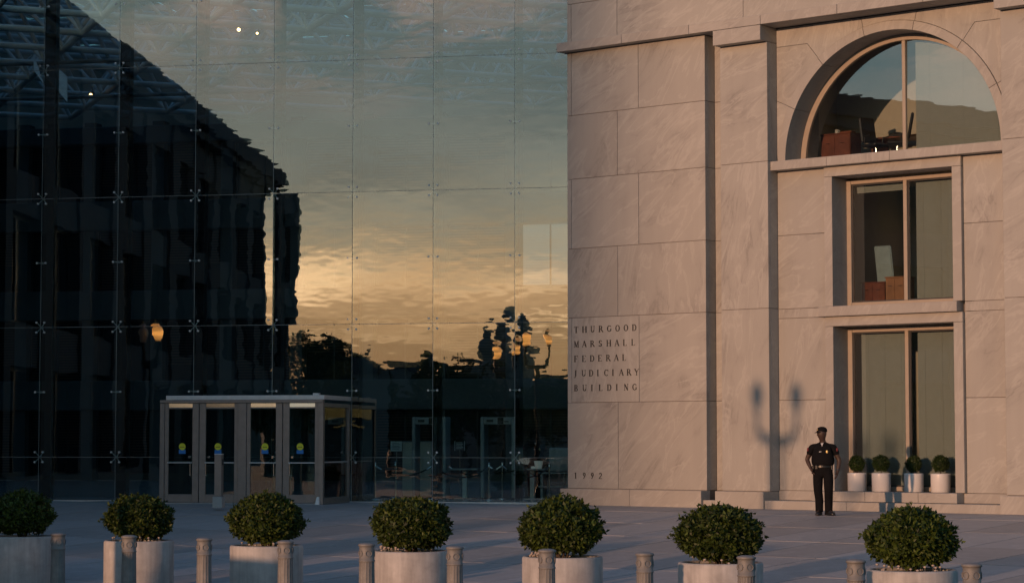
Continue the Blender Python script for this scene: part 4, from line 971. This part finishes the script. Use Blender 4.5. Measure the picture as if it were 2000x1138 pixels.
# ================================================================== people
def skin_obj(name, verts, edges, root, mats, parent, sub=2, grow=1.0):
    me = bpy.data.meshes.new(name); me.from_pydata([v[:3] for v in verts], edges, []); me.materials.append(MAT[mats])
    o = link(name, me, parent)
    md_ = o.modifiers.new('skin', 'SKIN'); md_.use_smooth_shade = True
    if not me.skin_vertices: me.skin_vertices.new() if hasattr(me.skin_vertices, 'new') else None
    sv = me.skin_vertices[0].data
    for i, v in enumerate(verts): sv[i].radius = (v[3] * grow, (v[4] if len(v) > 4 else v[3]) * grow); sv[i].use_root = (i == root)
    ss_ = o.modifiers.new('subd', 'SUBSURF'); ss_.levels = sub; ss_.render_levels = sub
    return o
def person(label, loc, rz, arms, group=None):
    pe = thing('person', label, 'person', loc, rz, group)
    V = [(0, .01, .98, .165, .125), (0, .01, 1.10, .175, .14), (0, .01, 1.24, .175, .135), (0, .015, 1.38, .165, .115), (0, .02, 1.48, .10, .075), (0, .01, 1.545, .054, .054), (-.008, -.008, 1.61, .066, .078), (-.018, -.012, 1.695, .104, .118), (-.014, -.008, 1.77, .098, .110), (-.012, -.004, 1.82, .05, .06)]
    E = [(i, i + 1) for i in range(9)]
    def chain(start, pts):
        a = start
        for p in pts: V.append(p); E.append((a, len(V) - 1)); a = len(V) - 1
        return a
    for sd, (el_, wr, hd) in zip((-1, 1), arms):
        chain(3, [(sd * .135, .02, 1.455, .07), (sd * .215, .02, 1.43, .072), (sd * .25, .02, 1.34, .062), (el_[0], el_[1], el_[2], .046), ((el_[0] + wr[0]) / 2, (el_[1] + wr[1]) / 2, (el_[2] + wr[2]) / 2, .043), (wr[0], wr[1], wr[2], .029)])
        w_i = len(V) - 1
        w3_ = Vector(wr); dirh = (Vector(hd) - w3_).normalized(); side = Vector((0, -1, 0)); side = (side - dirh * side.dot(dirh)).normalized(); inn = dirh.cross(side) * 1
        if inn.x * sd > 0: inn = -inn
        pal = w3_ + dirh * .055; V.append((*pal, .022, .036)); E.append((w_i, len(V) - 1)); pi_ = len(V) - 1
        for k, ln in enumerate((.085, .095, .09, .07)):
            b0 = pal + dirh * .045 + side * (.030 - .020 * k); b1 = b0 + dirh * ln * .5 + inn * .008; b2 = b1 + dirh * ln * .4 + inn * .026
            chain(pi_, [(*b0, .0105), (*b1, .0095), (*b2, .008)])
        t0 = w3_ + dirh * .035 + side * .035 + inn * .01; t1 = t0 + dirh * .035 + side * .018 + inn * .012; t2 = t1 + dirh * .03 + inn * .012
        chain(pi_, [(*t0, .012), (*t1, .011), (*t2, .009)])
    legs = ((-1, (-.095, .0, .92), (-.105, -.02, .52), (-.085, .02, .10), (-.10, -.13, .045)), (1, (.10, .01, .92), (.125, -.07, .52), (.115, .0, .10), (.21, -.12, .045)))
    for sd, hp, kn, an, toe in legs: chain(0, [(*hp, .105), (kn[0], kn[1], .72, .088), (*kn, .066), (an[0], an[1] + .02, .33, .062), (*an, .036), (*toe, .022)])
    skin_obj('body', V, E, 0, 'skin', pe, grow=1.12)
    # face details on the head, which is turned to the side
    fc = MB(); fc.sphere((-.098, -.06, 1.685), .018, .016, .026, 'skin', 8, 6); fc.sphere((-.03, .082, 1.69), .018, .012, .032, 'skin', 8, 6); fc.sphere((.05, -.075, 1.69), .016, .012, .03, 'skin', 8, 6)
    fc.sphere((-.082, -.03, 1.705), .008, .010, .006, 'white_cloth', 8, 5); fc.sphere((-.070, -.085, 1.705), .010, .008, .006, 'white_cloth', 8, 5)
    fc.sphere((-.088, -.055, 1.64), .012, .022, .006, 'leather_black', 8, 5); fc.obj('face', pe)
    # shirt
    SV = [(0, .01, 1.0, .200, .150), (0, .005, 1.10, .218, .172), (0, .005, 1.25, .218, .164), (0, .012, 1.38, .208, .140), (0, .018, 1.475, .125, .095), (0, .012, 1.53, .068, .068)]
    SE = [(i, i + 1) for i in range(5)]
    for sd, (el_, wr, hd) in zip((-1, 1), arms):
        b = len(SV); m_ = Vector((sd * .25, .02, 1.34)).lerp(Vector(el_), .55)
        SV += [(sd * .14, .02, 1.45, .078), (sd * .222, .02, 1.425, .076), (sd * .262, .02, 1.34, .066), (*m_, .062)]; SE += [(3, b), (b, b + 1), (b + 1, b + 2), (b + 2, b + 3)]
    skin_obj('shirt', SV, SE, 0, 'cloth_black', pe, grow=1.22)
    TV = [(0, .01, 1.09, .185, .14), (0, .01, 1.02, .20, .15), (0, .01, .95, .195, .15)]; TE = [(0, 1), (1, 2)]
    for sd, hp, kn, an, toe in legs:
        b = len(TV); TV += [(hp[0], hp[1], .88, .112), (kn[0] * .98, kn[1], .70, .100), (*kn, .086), (an[0], an[1] + .01, .33, .082), (an[0], an[1] - .005, .09, .076), (an[0], an[1] - .01, .05, .076)]; TE += [(2, b)] + [(b + i, b + i + 1) for i in range(5)]
    skin_obj('trousers', TV, TE, 0, 'cloth_black', pe, grow=1.16)
    for sd, hp, kn, an, toe in legs:
        s_ = MB(); d = Vector((toe[0] - an[0], toe[1] - an[1], 0)).normalized(); c = Vector((an[0], an[1], 0)); rt_ = math.atan2(d.y, d.x)
        prof = []
        for u, wd2, h in ((-.10, .042, .09), (-.07, .056, .13), (0, .058, .135), (.07, .058, .095), (.14, .060, .072), (.19, .050, .058), (.225, .025, .035)):
            for y in (-1, 1):
                for z in (0, 1): prof.append(c + Matrix.Rotation(rt_, 3, 'Z') @ Vector((u, y * wd2 * (1 if z == 0 else .75), z * h)))
        fs = []
        for k in range(6): b = 4 * k; fs += [(b, b + 2, b + 6, b + 4), (b + 1, b + 5, b + 7, b + 3), (b + 2, b + 3, b + 7, b + 6), (b, b + 4, b + 5, b + 1)]
        fs += [(0, 1, 3, 2), (24, 26, 27, 25)]; s_.add(prof, fs, 'leather_black', True); s_.obj('shoe', pe)
    bt = MB(); ring = []
    for z in (1.0, 1.055):
        for i in range(28): a = 2 * math.pi * i / 28; ring.append((.212 * math.cos(a), .01 + .166 * math.sin(a), z))
    bt.add(ring, [(i, (i + 1) % 28, 28 + (i + 1) % 28, 28 + i) for i in range(28)], 'leather_black', True)
    bt.box(-.02, .02, -.163, -.15, 1.008, 1.047, 'plastic_dark', .004); belt = bt.obj('belt', pe)
    MB().box(-.235, -.18, -.06, .06, .86, 1.04, 'leather_black', .015).obj('holster', belt); MB().box(.17, .215, -.08, .0, .95, 1.05, 'leather_black', .012).obj('pouch', belt); MB().box(-.15, -.09, -.165, -.13, .96, 1.05, 'leather_black', .01).obj('pouch', belt)
    # cap, peak pointing where the head looks
    cp = MB(); ct = Vector((-.012, -.008, 1.745))
    cp.lathe([(.110, 0), (.112, .03), (.106, .062), (.08, .095), (.037, .112), (.003, .115)], 'cloth_black', 24, ct)
    hv = Vector((-.80, -.60, 0)); pv = Vector((.60, -.80, 0)); vs = []
    for i in range(9):
        a = R_(-62 + 15.5 * i); e = ct + (hv * math.cos(a) + pv * math.sin(a)) * .098; f = ct + (hv * math.cos(a) + pv * math.sin(a)) * .10 + hv * .075 * math.cos(a) ** .5 + Vector((0, 0, -.014)); vs += [e + Vector((0, 0, .012)), f, e + Vector((0, 0, .004)), f - Vector((0, 0, .006))]
    fs = []
    for i in range(8): b = 4 * i; fs += [(b, b + 1, b + 5, b + 4), (b + 2, b + 6, b + 7, b + 3), (b + 1, b + 3, b + 7, b + 5)]
    cp.add(vs, fs, 'cloth_black', True); cap = cp.obj('cap', pe)
    e_ = MB(); q = ct + hv * .104 + Vector((0, 0, .045)); e_.sphere(q, .016, .022, .02, 'gold', 10, 6); e_.obj('emblem', cap)
    # badge, name tag, arm patches, undershirt, collar
    MB().sphere((.105, -.150, 1.33), .026, .010, .036, 'gold', 12, 8).obj('badge', pe); MB().box(-.13, -.07, -.152, -.138, 1.315, 1.333, 'sign_white', .002, Matrix.Rotation(R_(3), 4, 'Y')).obj('name_tag', pe)
    MB().add([(-.038, -.088, 1.515), (.028, -.088, 1.515), (.0, -.122, 1.44)], [(0, 2, 1), (0, 1, 2)], 'white_cloth').obj('undershirt', pe)
    cl = MB()
    for s_ in (-1, 1): cl.add([(s_ * .068, -.05, 1.53), (s_ * .075, .03, 1.535), (s_ * .10, -.075, 1.475), (s_ * .035, -.115, 1.475), (s_ * .022, -.085, 1.525)], [(0, 1, 2), (0, 2, 3, 4)] if s_ < 0 else [(0, 2, 1), (0, 4, 3, 2)], 'cloth_black')
    cl.obj('collar', pe)
    for s_ in (-1, 1): MB().sphere((s_ * .308, -.045, 1.375), .022, .030, .042, 'red_patch', 12, 8).obj('arm_patch', pe)
    wr = Vector(arms[1][1]); el_ = Vector(arms[1][0]); d = (wr - el_).normalized(); MB().tube(wr - d * .045, wr - d * .012, .038, .036, 'plastic_dark', 14).obj('watch', pe)
    return pe
gp_ = ground(1608, 1005); gp_.z = gz(gp_.x, gp_.y)
person('guard in black uniform and cap standing before the arched bay', gp_, R_(-14), (((-.34, .05, 1.17), (-.255, -.06, .985), (-.205, -.11, .89)), ((.345, .03, 1.15), (.315, -.05, .92), (.295, -.09, .81))))
p2_ = at_g(1044, 4.4); person('guard in dark uniform standing behind the lobby table', p2_, R_(14), (((-.31, .0, 1.17), (-.25, -.10, .98), (-.2, -.16, .92)), ((.32, .0, 1.16), (.27, -.10, .96), (.22, -.16, .9))))

# ================================================================== office furniture behind the upper windows
def wloc(a, y, z): p = O + T * a - N * y; return Vector((p.x, p.y, z))
def obj_w(mm, name, label, cat, a, y, z, group=None): o = mm.obj(name, None, wloc(a, y, z), (0, 0, -WA)); return tag(o, label, cat, group)
FZ2, FZ1 = 7.995, 4.605
def cabinet(a, y, z, w_, d, h, mat, lab):
    t_ = thing('cabinet', lab, 'cabinet', wloc(a, y, z), -WA); MB().box(-w_ / 2, w_ / 2, -d / 2, d / 2, .05, h - .03, mat, .006).obj('body', t_); MB().box(-w_ / 2 - .02, w_ / 2 + .02, -d / 2 - .02, d / 2 + .02, h - .03, h, mat, .006).obj('top', t_); MB().box(-w_ / 2 + .03, w_ / 2 - .03, -d / 2 + .03, d / 2 - .03, 0, .05, 'plastic_dark').obj('plinth', t_)
    for s_ in (-1, 1):
        f = MB().box(s_ * w_ / 4 - w_ * .22, s_ * w_ / 4 + w_ * .22, -d / 2 - .012, -d / 2, .08, h - .06, mat, .004).obj('drawer_front', t_); MB().tube((s_ * w_ / 4 - .05, -d / 2 - .03, h * .7), (s_ * w_ / 4 + .05, -d / 2 - .03, h * .7), .006, None, 'chrome', 6).obj('handle', f)
cabinet(6.72, 1.95, FZ2, .80, .5, .80, 'wood', 'red brown cabinet with a mug on it behind the arched window')
mg = MB(); mg.lathe([(.045, 0), (.048, .01), (.048, .11), (.042, .11), (.04, .02)], 'pot_white', 16); mg.path([(.048, 0, .09), (.08, 0, .08), (.08, 0, .04), (.048, 0, .03)], .006, 'pot_white', 6)
obj_w(mg, 'mug', 'white mug on the red brown cabinet behind the arch', 'mug', 6.64, 1.9, FZ2 + .803)
obj_w(MB().box(-.16, .16, -.1, .1, 0, .05, 'wood', .006), 'wooden_box', 'flat wooden box beside the mug behind the arch', 'box', 6.90, 1.95, FZ2 + .803)
def chair(a, y, z, rz, lab, mat='plastic_dark', bh=.62):
    t_ = thing('office_chair', lab, 'chair', wloc(a, y, z), -WA + rz, 'office chairs behind the windows')
    for k in range(5): an = k * R_(72); MB().tube((0, 0, .09), (.28 * math.cos(an), .28 * math.sin(an), .05), .02, .014, 'plastic_dark', 6).obj('foot', t_)
    MB().tube((0, 0, .08), (0, 0, .44), .025, None, 'chrome', 8).obj('column', t_); MB().box(-.24, .24, -.24, .24, .43, .51, mat, .03).obj('seat', t_)
    MB().box(-.23, .23, .0, .07, 0, bh, mat, .03, Matrix.Translation((0, .22, .56)) @ Matrix.Rotation(R_(-10), 4, 'X')).obj('backrest', t_)
    MB().path([(-.26, .1, .48), (-.28, .08, .68), (-.28, -.12, .69)], .016, 'plastic_dark', 6).obj('armrest', t_); MB().path([(.26, .1, .48), (.28, .08, .68), (.28, -.12, .69)], .016, 'plastic_dark', 6).obj('armrest', t_)
chair(7.52, 2.2, FZ2 + .02, R_(70), 'black office chair seen sideways behind the arched window')
chair(8.12, 2.15, FZ2 + .02, R_(-60), 'black office chair by the mullion behind the arched window')
obj_w(MB().box(-.22, .22, -.15, .15, 0, .09, 'plastic_dark', .02), 'desk_tray', 'dark tray on the desk behind the arched window', 'tray', 7.72, 2.95, FZ2 + .743)
t_ = thing('desk', 'low desk standing behind the arched window', 'desk', wloc(7.85, 3.0, FZ2), -WA); MB().box(-.75, .75, -.4, .4, .70, .74, 'wood', .006).obj('top', t_)
for s_ in (-1, 1): MB().box(s_ * .70 - .02, s_ * .70 + .02, -.36, .36, 0, .70, 'wood', .004).obj('side_panel', t_)
cabinet(7.80, 1.75, FZ1, .62, .45, .62, 'wood', 'dark red brown cabinet behind the middle window'); cabinet(8.40, 1.72, FZ1, .52, .42, .72, 'wood_light', 'lighter wooden cabinet beside the mullion of the middle window')
chair(7.78, 2.42, FZ1, R_(180), 'blue grey padded chair put in for a pale patch in the middle window', 'cushion', .95)  # padded back shaped and coloured after a pillow-like pale patch in the pane

# ================================================================== things the glass front mirrors: street lamps, trees, piers, buildings
def street_lamp(loc, rz, lit, lab, H=5.6, scale=1.0):
    t_ = thing('street_lamp', lab, 'street lamp', loc, rz, 'twin globe street lamps', scale)
    MB().lathe([(.28, 0), (.28, .12), (.22, .18), (.2, .5), (.22, .55), (.13, .75), (.10, .9), (.075, H * .6), (.06, H - 1.5), (.09, H - 1.46), (.07, H - 1.35)], 'post_green', 16).obj('post', t_)
    a = MB(); a.path([(-.42, 0, H - .62), (-.42, 0, H - 1.05), (-.36, 0, H - 1.22), (-.2, 0, H - 1.3), (.2, 0, H - 1.3), (.36, 0, H - 1.22), (.42, 0, H - 1.05), (.42, 0, H - .62)], [.05, .055, .09, .11, .11, .09, .055, .05], 'post_green', 8); a.box(-.34, .34, -.05, .05, H - 1.42, H - 1.30, 'post_green', .02); a.obj('crossarm', t_)
    for s_ in (-1, 1):
        gm_ = 'globe_on' if lit == 2 or (lit and s_ == lit) else 'globe'
        gl = MB().lathe([(.08, H - .58), (.125, H - .48), (.165, H - .34), (.16, H - .20), (.11, H - .08), (.06, H - .03), (.01, H - .02)], gm_, 20, (s_ * .42, 0, 0)).obj('globe', t_)
        MB().lathe([(.10, H - .64), (.10, H - .57), (.06, H - .56)], 'post_green', 14, (s_ * .42, 0, 0)).obj('collar', gl)
        f = MB().lathe([(.05, H - .03), (.06, H - .01), (.02, H + .03), (.03, H + .06), (.003, H + .12)], 'gold', 10, (s_ * .42, 0, 0)).obj('finial', gl)
    return t_
def gloc(P): return Vector((P.x, P.y, gz(P.x, P.y)))
LA = -1
la = gloc(mirror(292, 700, 75)); street_lamp(la, R_(25), -1 * LA, 'twin globe street lamp with one lit globe by the office wing', 5.25 - la.z + .1)
lb_ = gloc(mirror(1046, 700, 87) + T * .10); street_lamp(lb_, R_(-25), 2, 'lit twin globe street lamp nearer the stone wing', 5.75 - lb_.z)
lc = gloc(mirror(993, 700, 100)); street_lamp(lc, R_(-10), 2, 'lit twin globe street lamp farther along the kerb', 6.0 - lc.z)
def tree(loc, H, R, zc, rz_, nleaf, seed, lab, size=.34, group='street trees across the plaza'):
    t_ = thing('tree', lab, 'tree', loc, R_(seed * 40), group); rg_ = random.Random(seed)
    tk = MB(); tk.path([(0, 0, -.1), (.03, .02, zc * .35), (-.02, .03, zc * .7), (.02, 0, zc)], [H * .028, H * .021, H * .017, H * .010], 'bark', 9); tips = []
    for i in range(11):
        a = i * 2.4 + rg_.uniform(-.3, .3); e = rg_.uniform(.15, 1.0); p0 = Vector((0, 0, zc * (.55 + .045 * i))); d = Vector((math.cos(a) * math.cos(e), math.sin(a) * math.cos(e), math.sin(e))); p1 = p0 + d * R * .5; p2 = p0 + d * R * .85 + Vector((0, 0, .15 * R))
        tk.path([p0, p1, p2], [H * .010, H * .006, H * .003], 'bark', 6); tips += [p1, p2]
    tk.obj('trunk', t_)
    cl = [(Vector((rg_.gauss(0, 1), rg_.gauss(0, 1), rg_.gauss(0, 1))).normalized() * rg_.uniform(.35, 1) ** .6, rg_.uniform(.18, .34), rg_.uniform(0, 1)) for _ in range(38)]
    def fn(r):
        c, k, tn = cl[r.randrange(len(cl))]; d = Vector((r.gauss(0, 1), r.gauss(0, 1), r.gauss(0, 1))).normalized(); q = c + d * k * r.uniform(.5, 1)
        return Vector((q.x * R, q.y * R, zc + rz_ * .25 + q.z * rz_)), (d + Vector((0, 0, .4))).normalized(), max(0, min(1, tn * .6 + r.gauss(.2, .15)))
    link('crown', leaf_cloud('crown', nleaf, fn, size, 'tree_leaf', seed), t_)
def m0(px, D): P = mirror(px, 800, D); P.z = gz(P.x, P.y) if abs(P.x) < 60 and P.y > -5 else -1.28; return P
tree(m0(612, 118), 6.4, 2.1, 3.9, 2.0, 3200, 5, 'street tree at the outer end of the office wing', .26)
for px, D, R, top, seed, lab in ((556, 205, 3.0, 640, 51, 'narrow tall tree behind the tree at the wing'), (594, 215, 3.4, 664, 53, 'rounded tree beyond the end of the office wing'), (700, 210, 2.6, 702, 41, 'small tree beside the gabled far house'), (640, 212, 3.2, 690, 61, 'shorter tree between the rounded one and the gabled house'), (726, 214, 2.4, 722, 67, 'slim tree on the far side of the gabled house'), (765, 215, 3.0, 762, 29, 'low rounded tree before the far flat block'), (822, 205, 3.2, 768, 43, 'low spreading tree under the far flat block'), (868, 200, 3.0, 700, 17, 'smaller dark tree behind the broad one'), (912, 190, 4.0, 688, 11, 'broad dark tree left of the tall urn piers'), (1082, 190, 3.6, 735, 23, 'low tree right of the tall urn piers'), (1125, 200, 3.4, 740, 59, 'low tree behind the lit lamp at the pier')):
    P = m0(px, D); zt = CAM_H + (863 - top) / F_PX * D - P.z; tree(P, zt, R, zt * .6, zt * .32, 3400, seed, lab, .45)
def urn_pier(px, D, H, w_, lab):
    P = m0(px, D); t_ = thing('urn_pier', lab, 'pier', P, -GA, 'stone piers topped by urns')
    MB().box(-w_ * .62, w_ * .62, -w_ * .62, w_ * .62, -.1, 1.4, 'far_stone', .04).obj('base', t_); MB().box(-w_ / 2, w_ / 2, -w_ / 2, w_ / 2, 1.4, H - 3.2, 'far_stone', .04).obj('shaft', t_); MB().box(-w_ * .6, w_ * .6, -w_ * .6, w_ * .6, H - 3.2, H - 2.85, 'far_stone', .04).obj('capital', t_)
    MB().lathe([(w_ * .4, H - 2.85), (w_ * .3, H - 2.6), (w_ * .16, H - 2.4), (w_ * .22, H - 2.2), (w_ * .42, H - 1.6), (w_ * .44, H - 1.1), (w_ * .34, H - .8), (w_ * .2, H - .65), (w_ * .30, H - .5), (w_ * .22, H - .2), (.03, H)], 'far_stone', 20).obj('urn', t_)
urn_pier(962, 196, 13.0, 1.5, 'shorter dark stone pier with urn near the far lamp'); urn_pier(992, 200, 14.2, 1.7, 'tallest dark stone pier with urn beyond the lamps'); urn_pier(1026, 197, 13.7, 1.6, 'dark stone pier with urn close to the near lamp')
def house(px, D, w_, d, H, fl_, colz, lab, rz=0.0, gable=False, at=None):
    P = at or m0(px, D); P.z = -1.3; t_ = thing('far_building', lab, 'building', P, rz, 'low buildings beyond the street')
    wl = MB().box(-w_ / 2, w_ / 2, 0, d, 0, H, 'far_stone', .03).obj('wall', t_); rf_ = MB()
    if gable: rf_.prism([(-w_ / 2 - .4, H), (w_ / 2 + .4, H), (w_ * .1, H + w_ * .18), (-w_ * .1, H + w_ * .18)], -.4, d + .4, 'roof_dark')
    else: rf_.box(-w_ / 2 - .4, w_ / 2 + .4, -.4, d + .4, H, H + .6, 'roof_dark', .05)
    rf_.obj('roof', t_); fh = H / fl_; cw = w_ / colz
    for k in range(fl_):
        for i in range(colz):
            x0, z0 = -w_ / 2 + cw * (i + .28), fh * (k + .28); f = MB()
            for b in ((x0 - .08, x0, z0 - .1, z0 + fh * .5), (x0 + cw * .44, x0 + cw * .44 + .08, z0 - .1, z0 + fh * .5), (x0, x0 + cw * .44, z0 + fh * .5 - .1, z0 + fh * .5), (x0, x0 + cw * .44, z0 - .1, z0)): f.box(b[0], b[1], -.08, .02, b[2], b[3], 'wing_stone')
            W = f.obj('window', t_); MB().box(x0, x0 + cw * .44, -.02, .01, z0, z0 + fh * .5 - .1, 'pane_dark').obj('pane', W)
ff = lambda px: math.atan2(-(mirror(px, 800, 200) - G).x, (mirror(px, 800, 200) - G).y) + math.pi   # turned to face the glass front
house(690, 205, 5.2, 9, 8.8, 2, 3, 'small gabled house far behind the office wing', ff(690), True); house(800, 235, 4.6, 10, 9.8, 2, 3, 'plain flat roofed block far across the street', ff(800)); house(905, 260, 8.5, 12, 12.0, 3, 5, 'long flat roofed block behind the broad tree', ff(905)); house(1085, 240, 9, 12, 9.4, 2, 5, 'low flat roofed block behind the near lamp', ff(1085)); house(608, 230, 7, 12, 10.6, 3, 4, 'taller flat block at the end of the office wing', ff(608))
for k, lab in enumerate(('farthest long low terrace closing the street towards the evening sun', 'long low terrace behind the gabled house', 'long low terrace behind the far flat block', 'long low terrace behind the urn piers', 'long low terrace behind the low street tree', 'long low terrace closing the street away from the sun')):
    an = R_((62, 45, 31, 17, 3, -14)[k]); P = Vector((-math.sin(an) * 330, -math.cos(an) * 330 + 40, -1.3)); house(0, 0, 92, 14, 6.6 + (k % 3) * .5, 2, 14, lab, math.atan2(-P.x, P.y) + math.pi, False, P)
tw = O + Vector((sun_dir.x, sun_dir.y, 0)).normalized() * 400 + T * (-18.9); tw.z = -1.3  # tower added out of view to shade the glass and soften the pier's shade edge
house(0, 0, 40, 30, 80, 16, 9, 'unseen slab tower added far off to block the low sun', R_(180) - WA, False, tw)
# parked van across the plaza, mirrored at the edge of the stone pier
cvp = mirror(1125, 800, 92); CVZ = -1.10
cv = thing('parked_van', 'pale parked van standing at the kerb left of the plaza', 'van', (cvp.x, cvp.y, CVZ), -WA)
side = [(-2.3, .35), (2.3, .35), (2.35, .85), (2.2, 1.05), (1.45, 1.15), (.85, 1.80), (.6, 1.92), (-2.1, 1.95), (-2.3, 1.75)]
bd = MB().prism(inset(side, .0), -.92, .92, 'car_paint', .06).obj('body', cv)
for sd in (-1, 1):
    for x0, x1, x2, x3 in ((.15, 1.25, .72, .15), (-.95, .05, .05, -.95), (-2.1, -1.05, -1.05, -2.1)):
        y = sd * .925; q = [(x0, y, 1.15), (x1, y, 1.15), (x2, y, 1.75), (x3, y, 1.75)]; MB().add(q, [(0, 1, 2, 3) if sd < 0 else (3, 2, 1, 0)], 'pane_dark').obj('window', cv)
MB().add([(1.49, -.8, 1.19), (1.49, .8, 1.19), (.90, .78, 1.80), (.90, -.78, 1.80)], [(0, 1, 2, 3)], 'pane_dark').obj('windscreen', cv)
for x in (-1.45, 1.5):
    for sd in (-1, 1):
        wl = MB().tube((x, sd * .72, .35), (x, sd * .94, .35), .35, None, 'tyre', 24).obj('wheel', cv); MB().tube((x, sd * .93, .35), (x, sd * .948, .35), .21, None, 'steel', 18).obj('rim', wl)
for sd in (-1, 1): MB().box(2.30, 2.37, sd * .62 - .16, sd * .62 + .16, .72, .88, 'sign_white', .02).obj('headlight', cv); MB().box(-2.34, -2.27, sd * .8 - .06, sd * .8 + .06, .9, 1.3, 'red_patch', .01).obj('tail_light', cv)
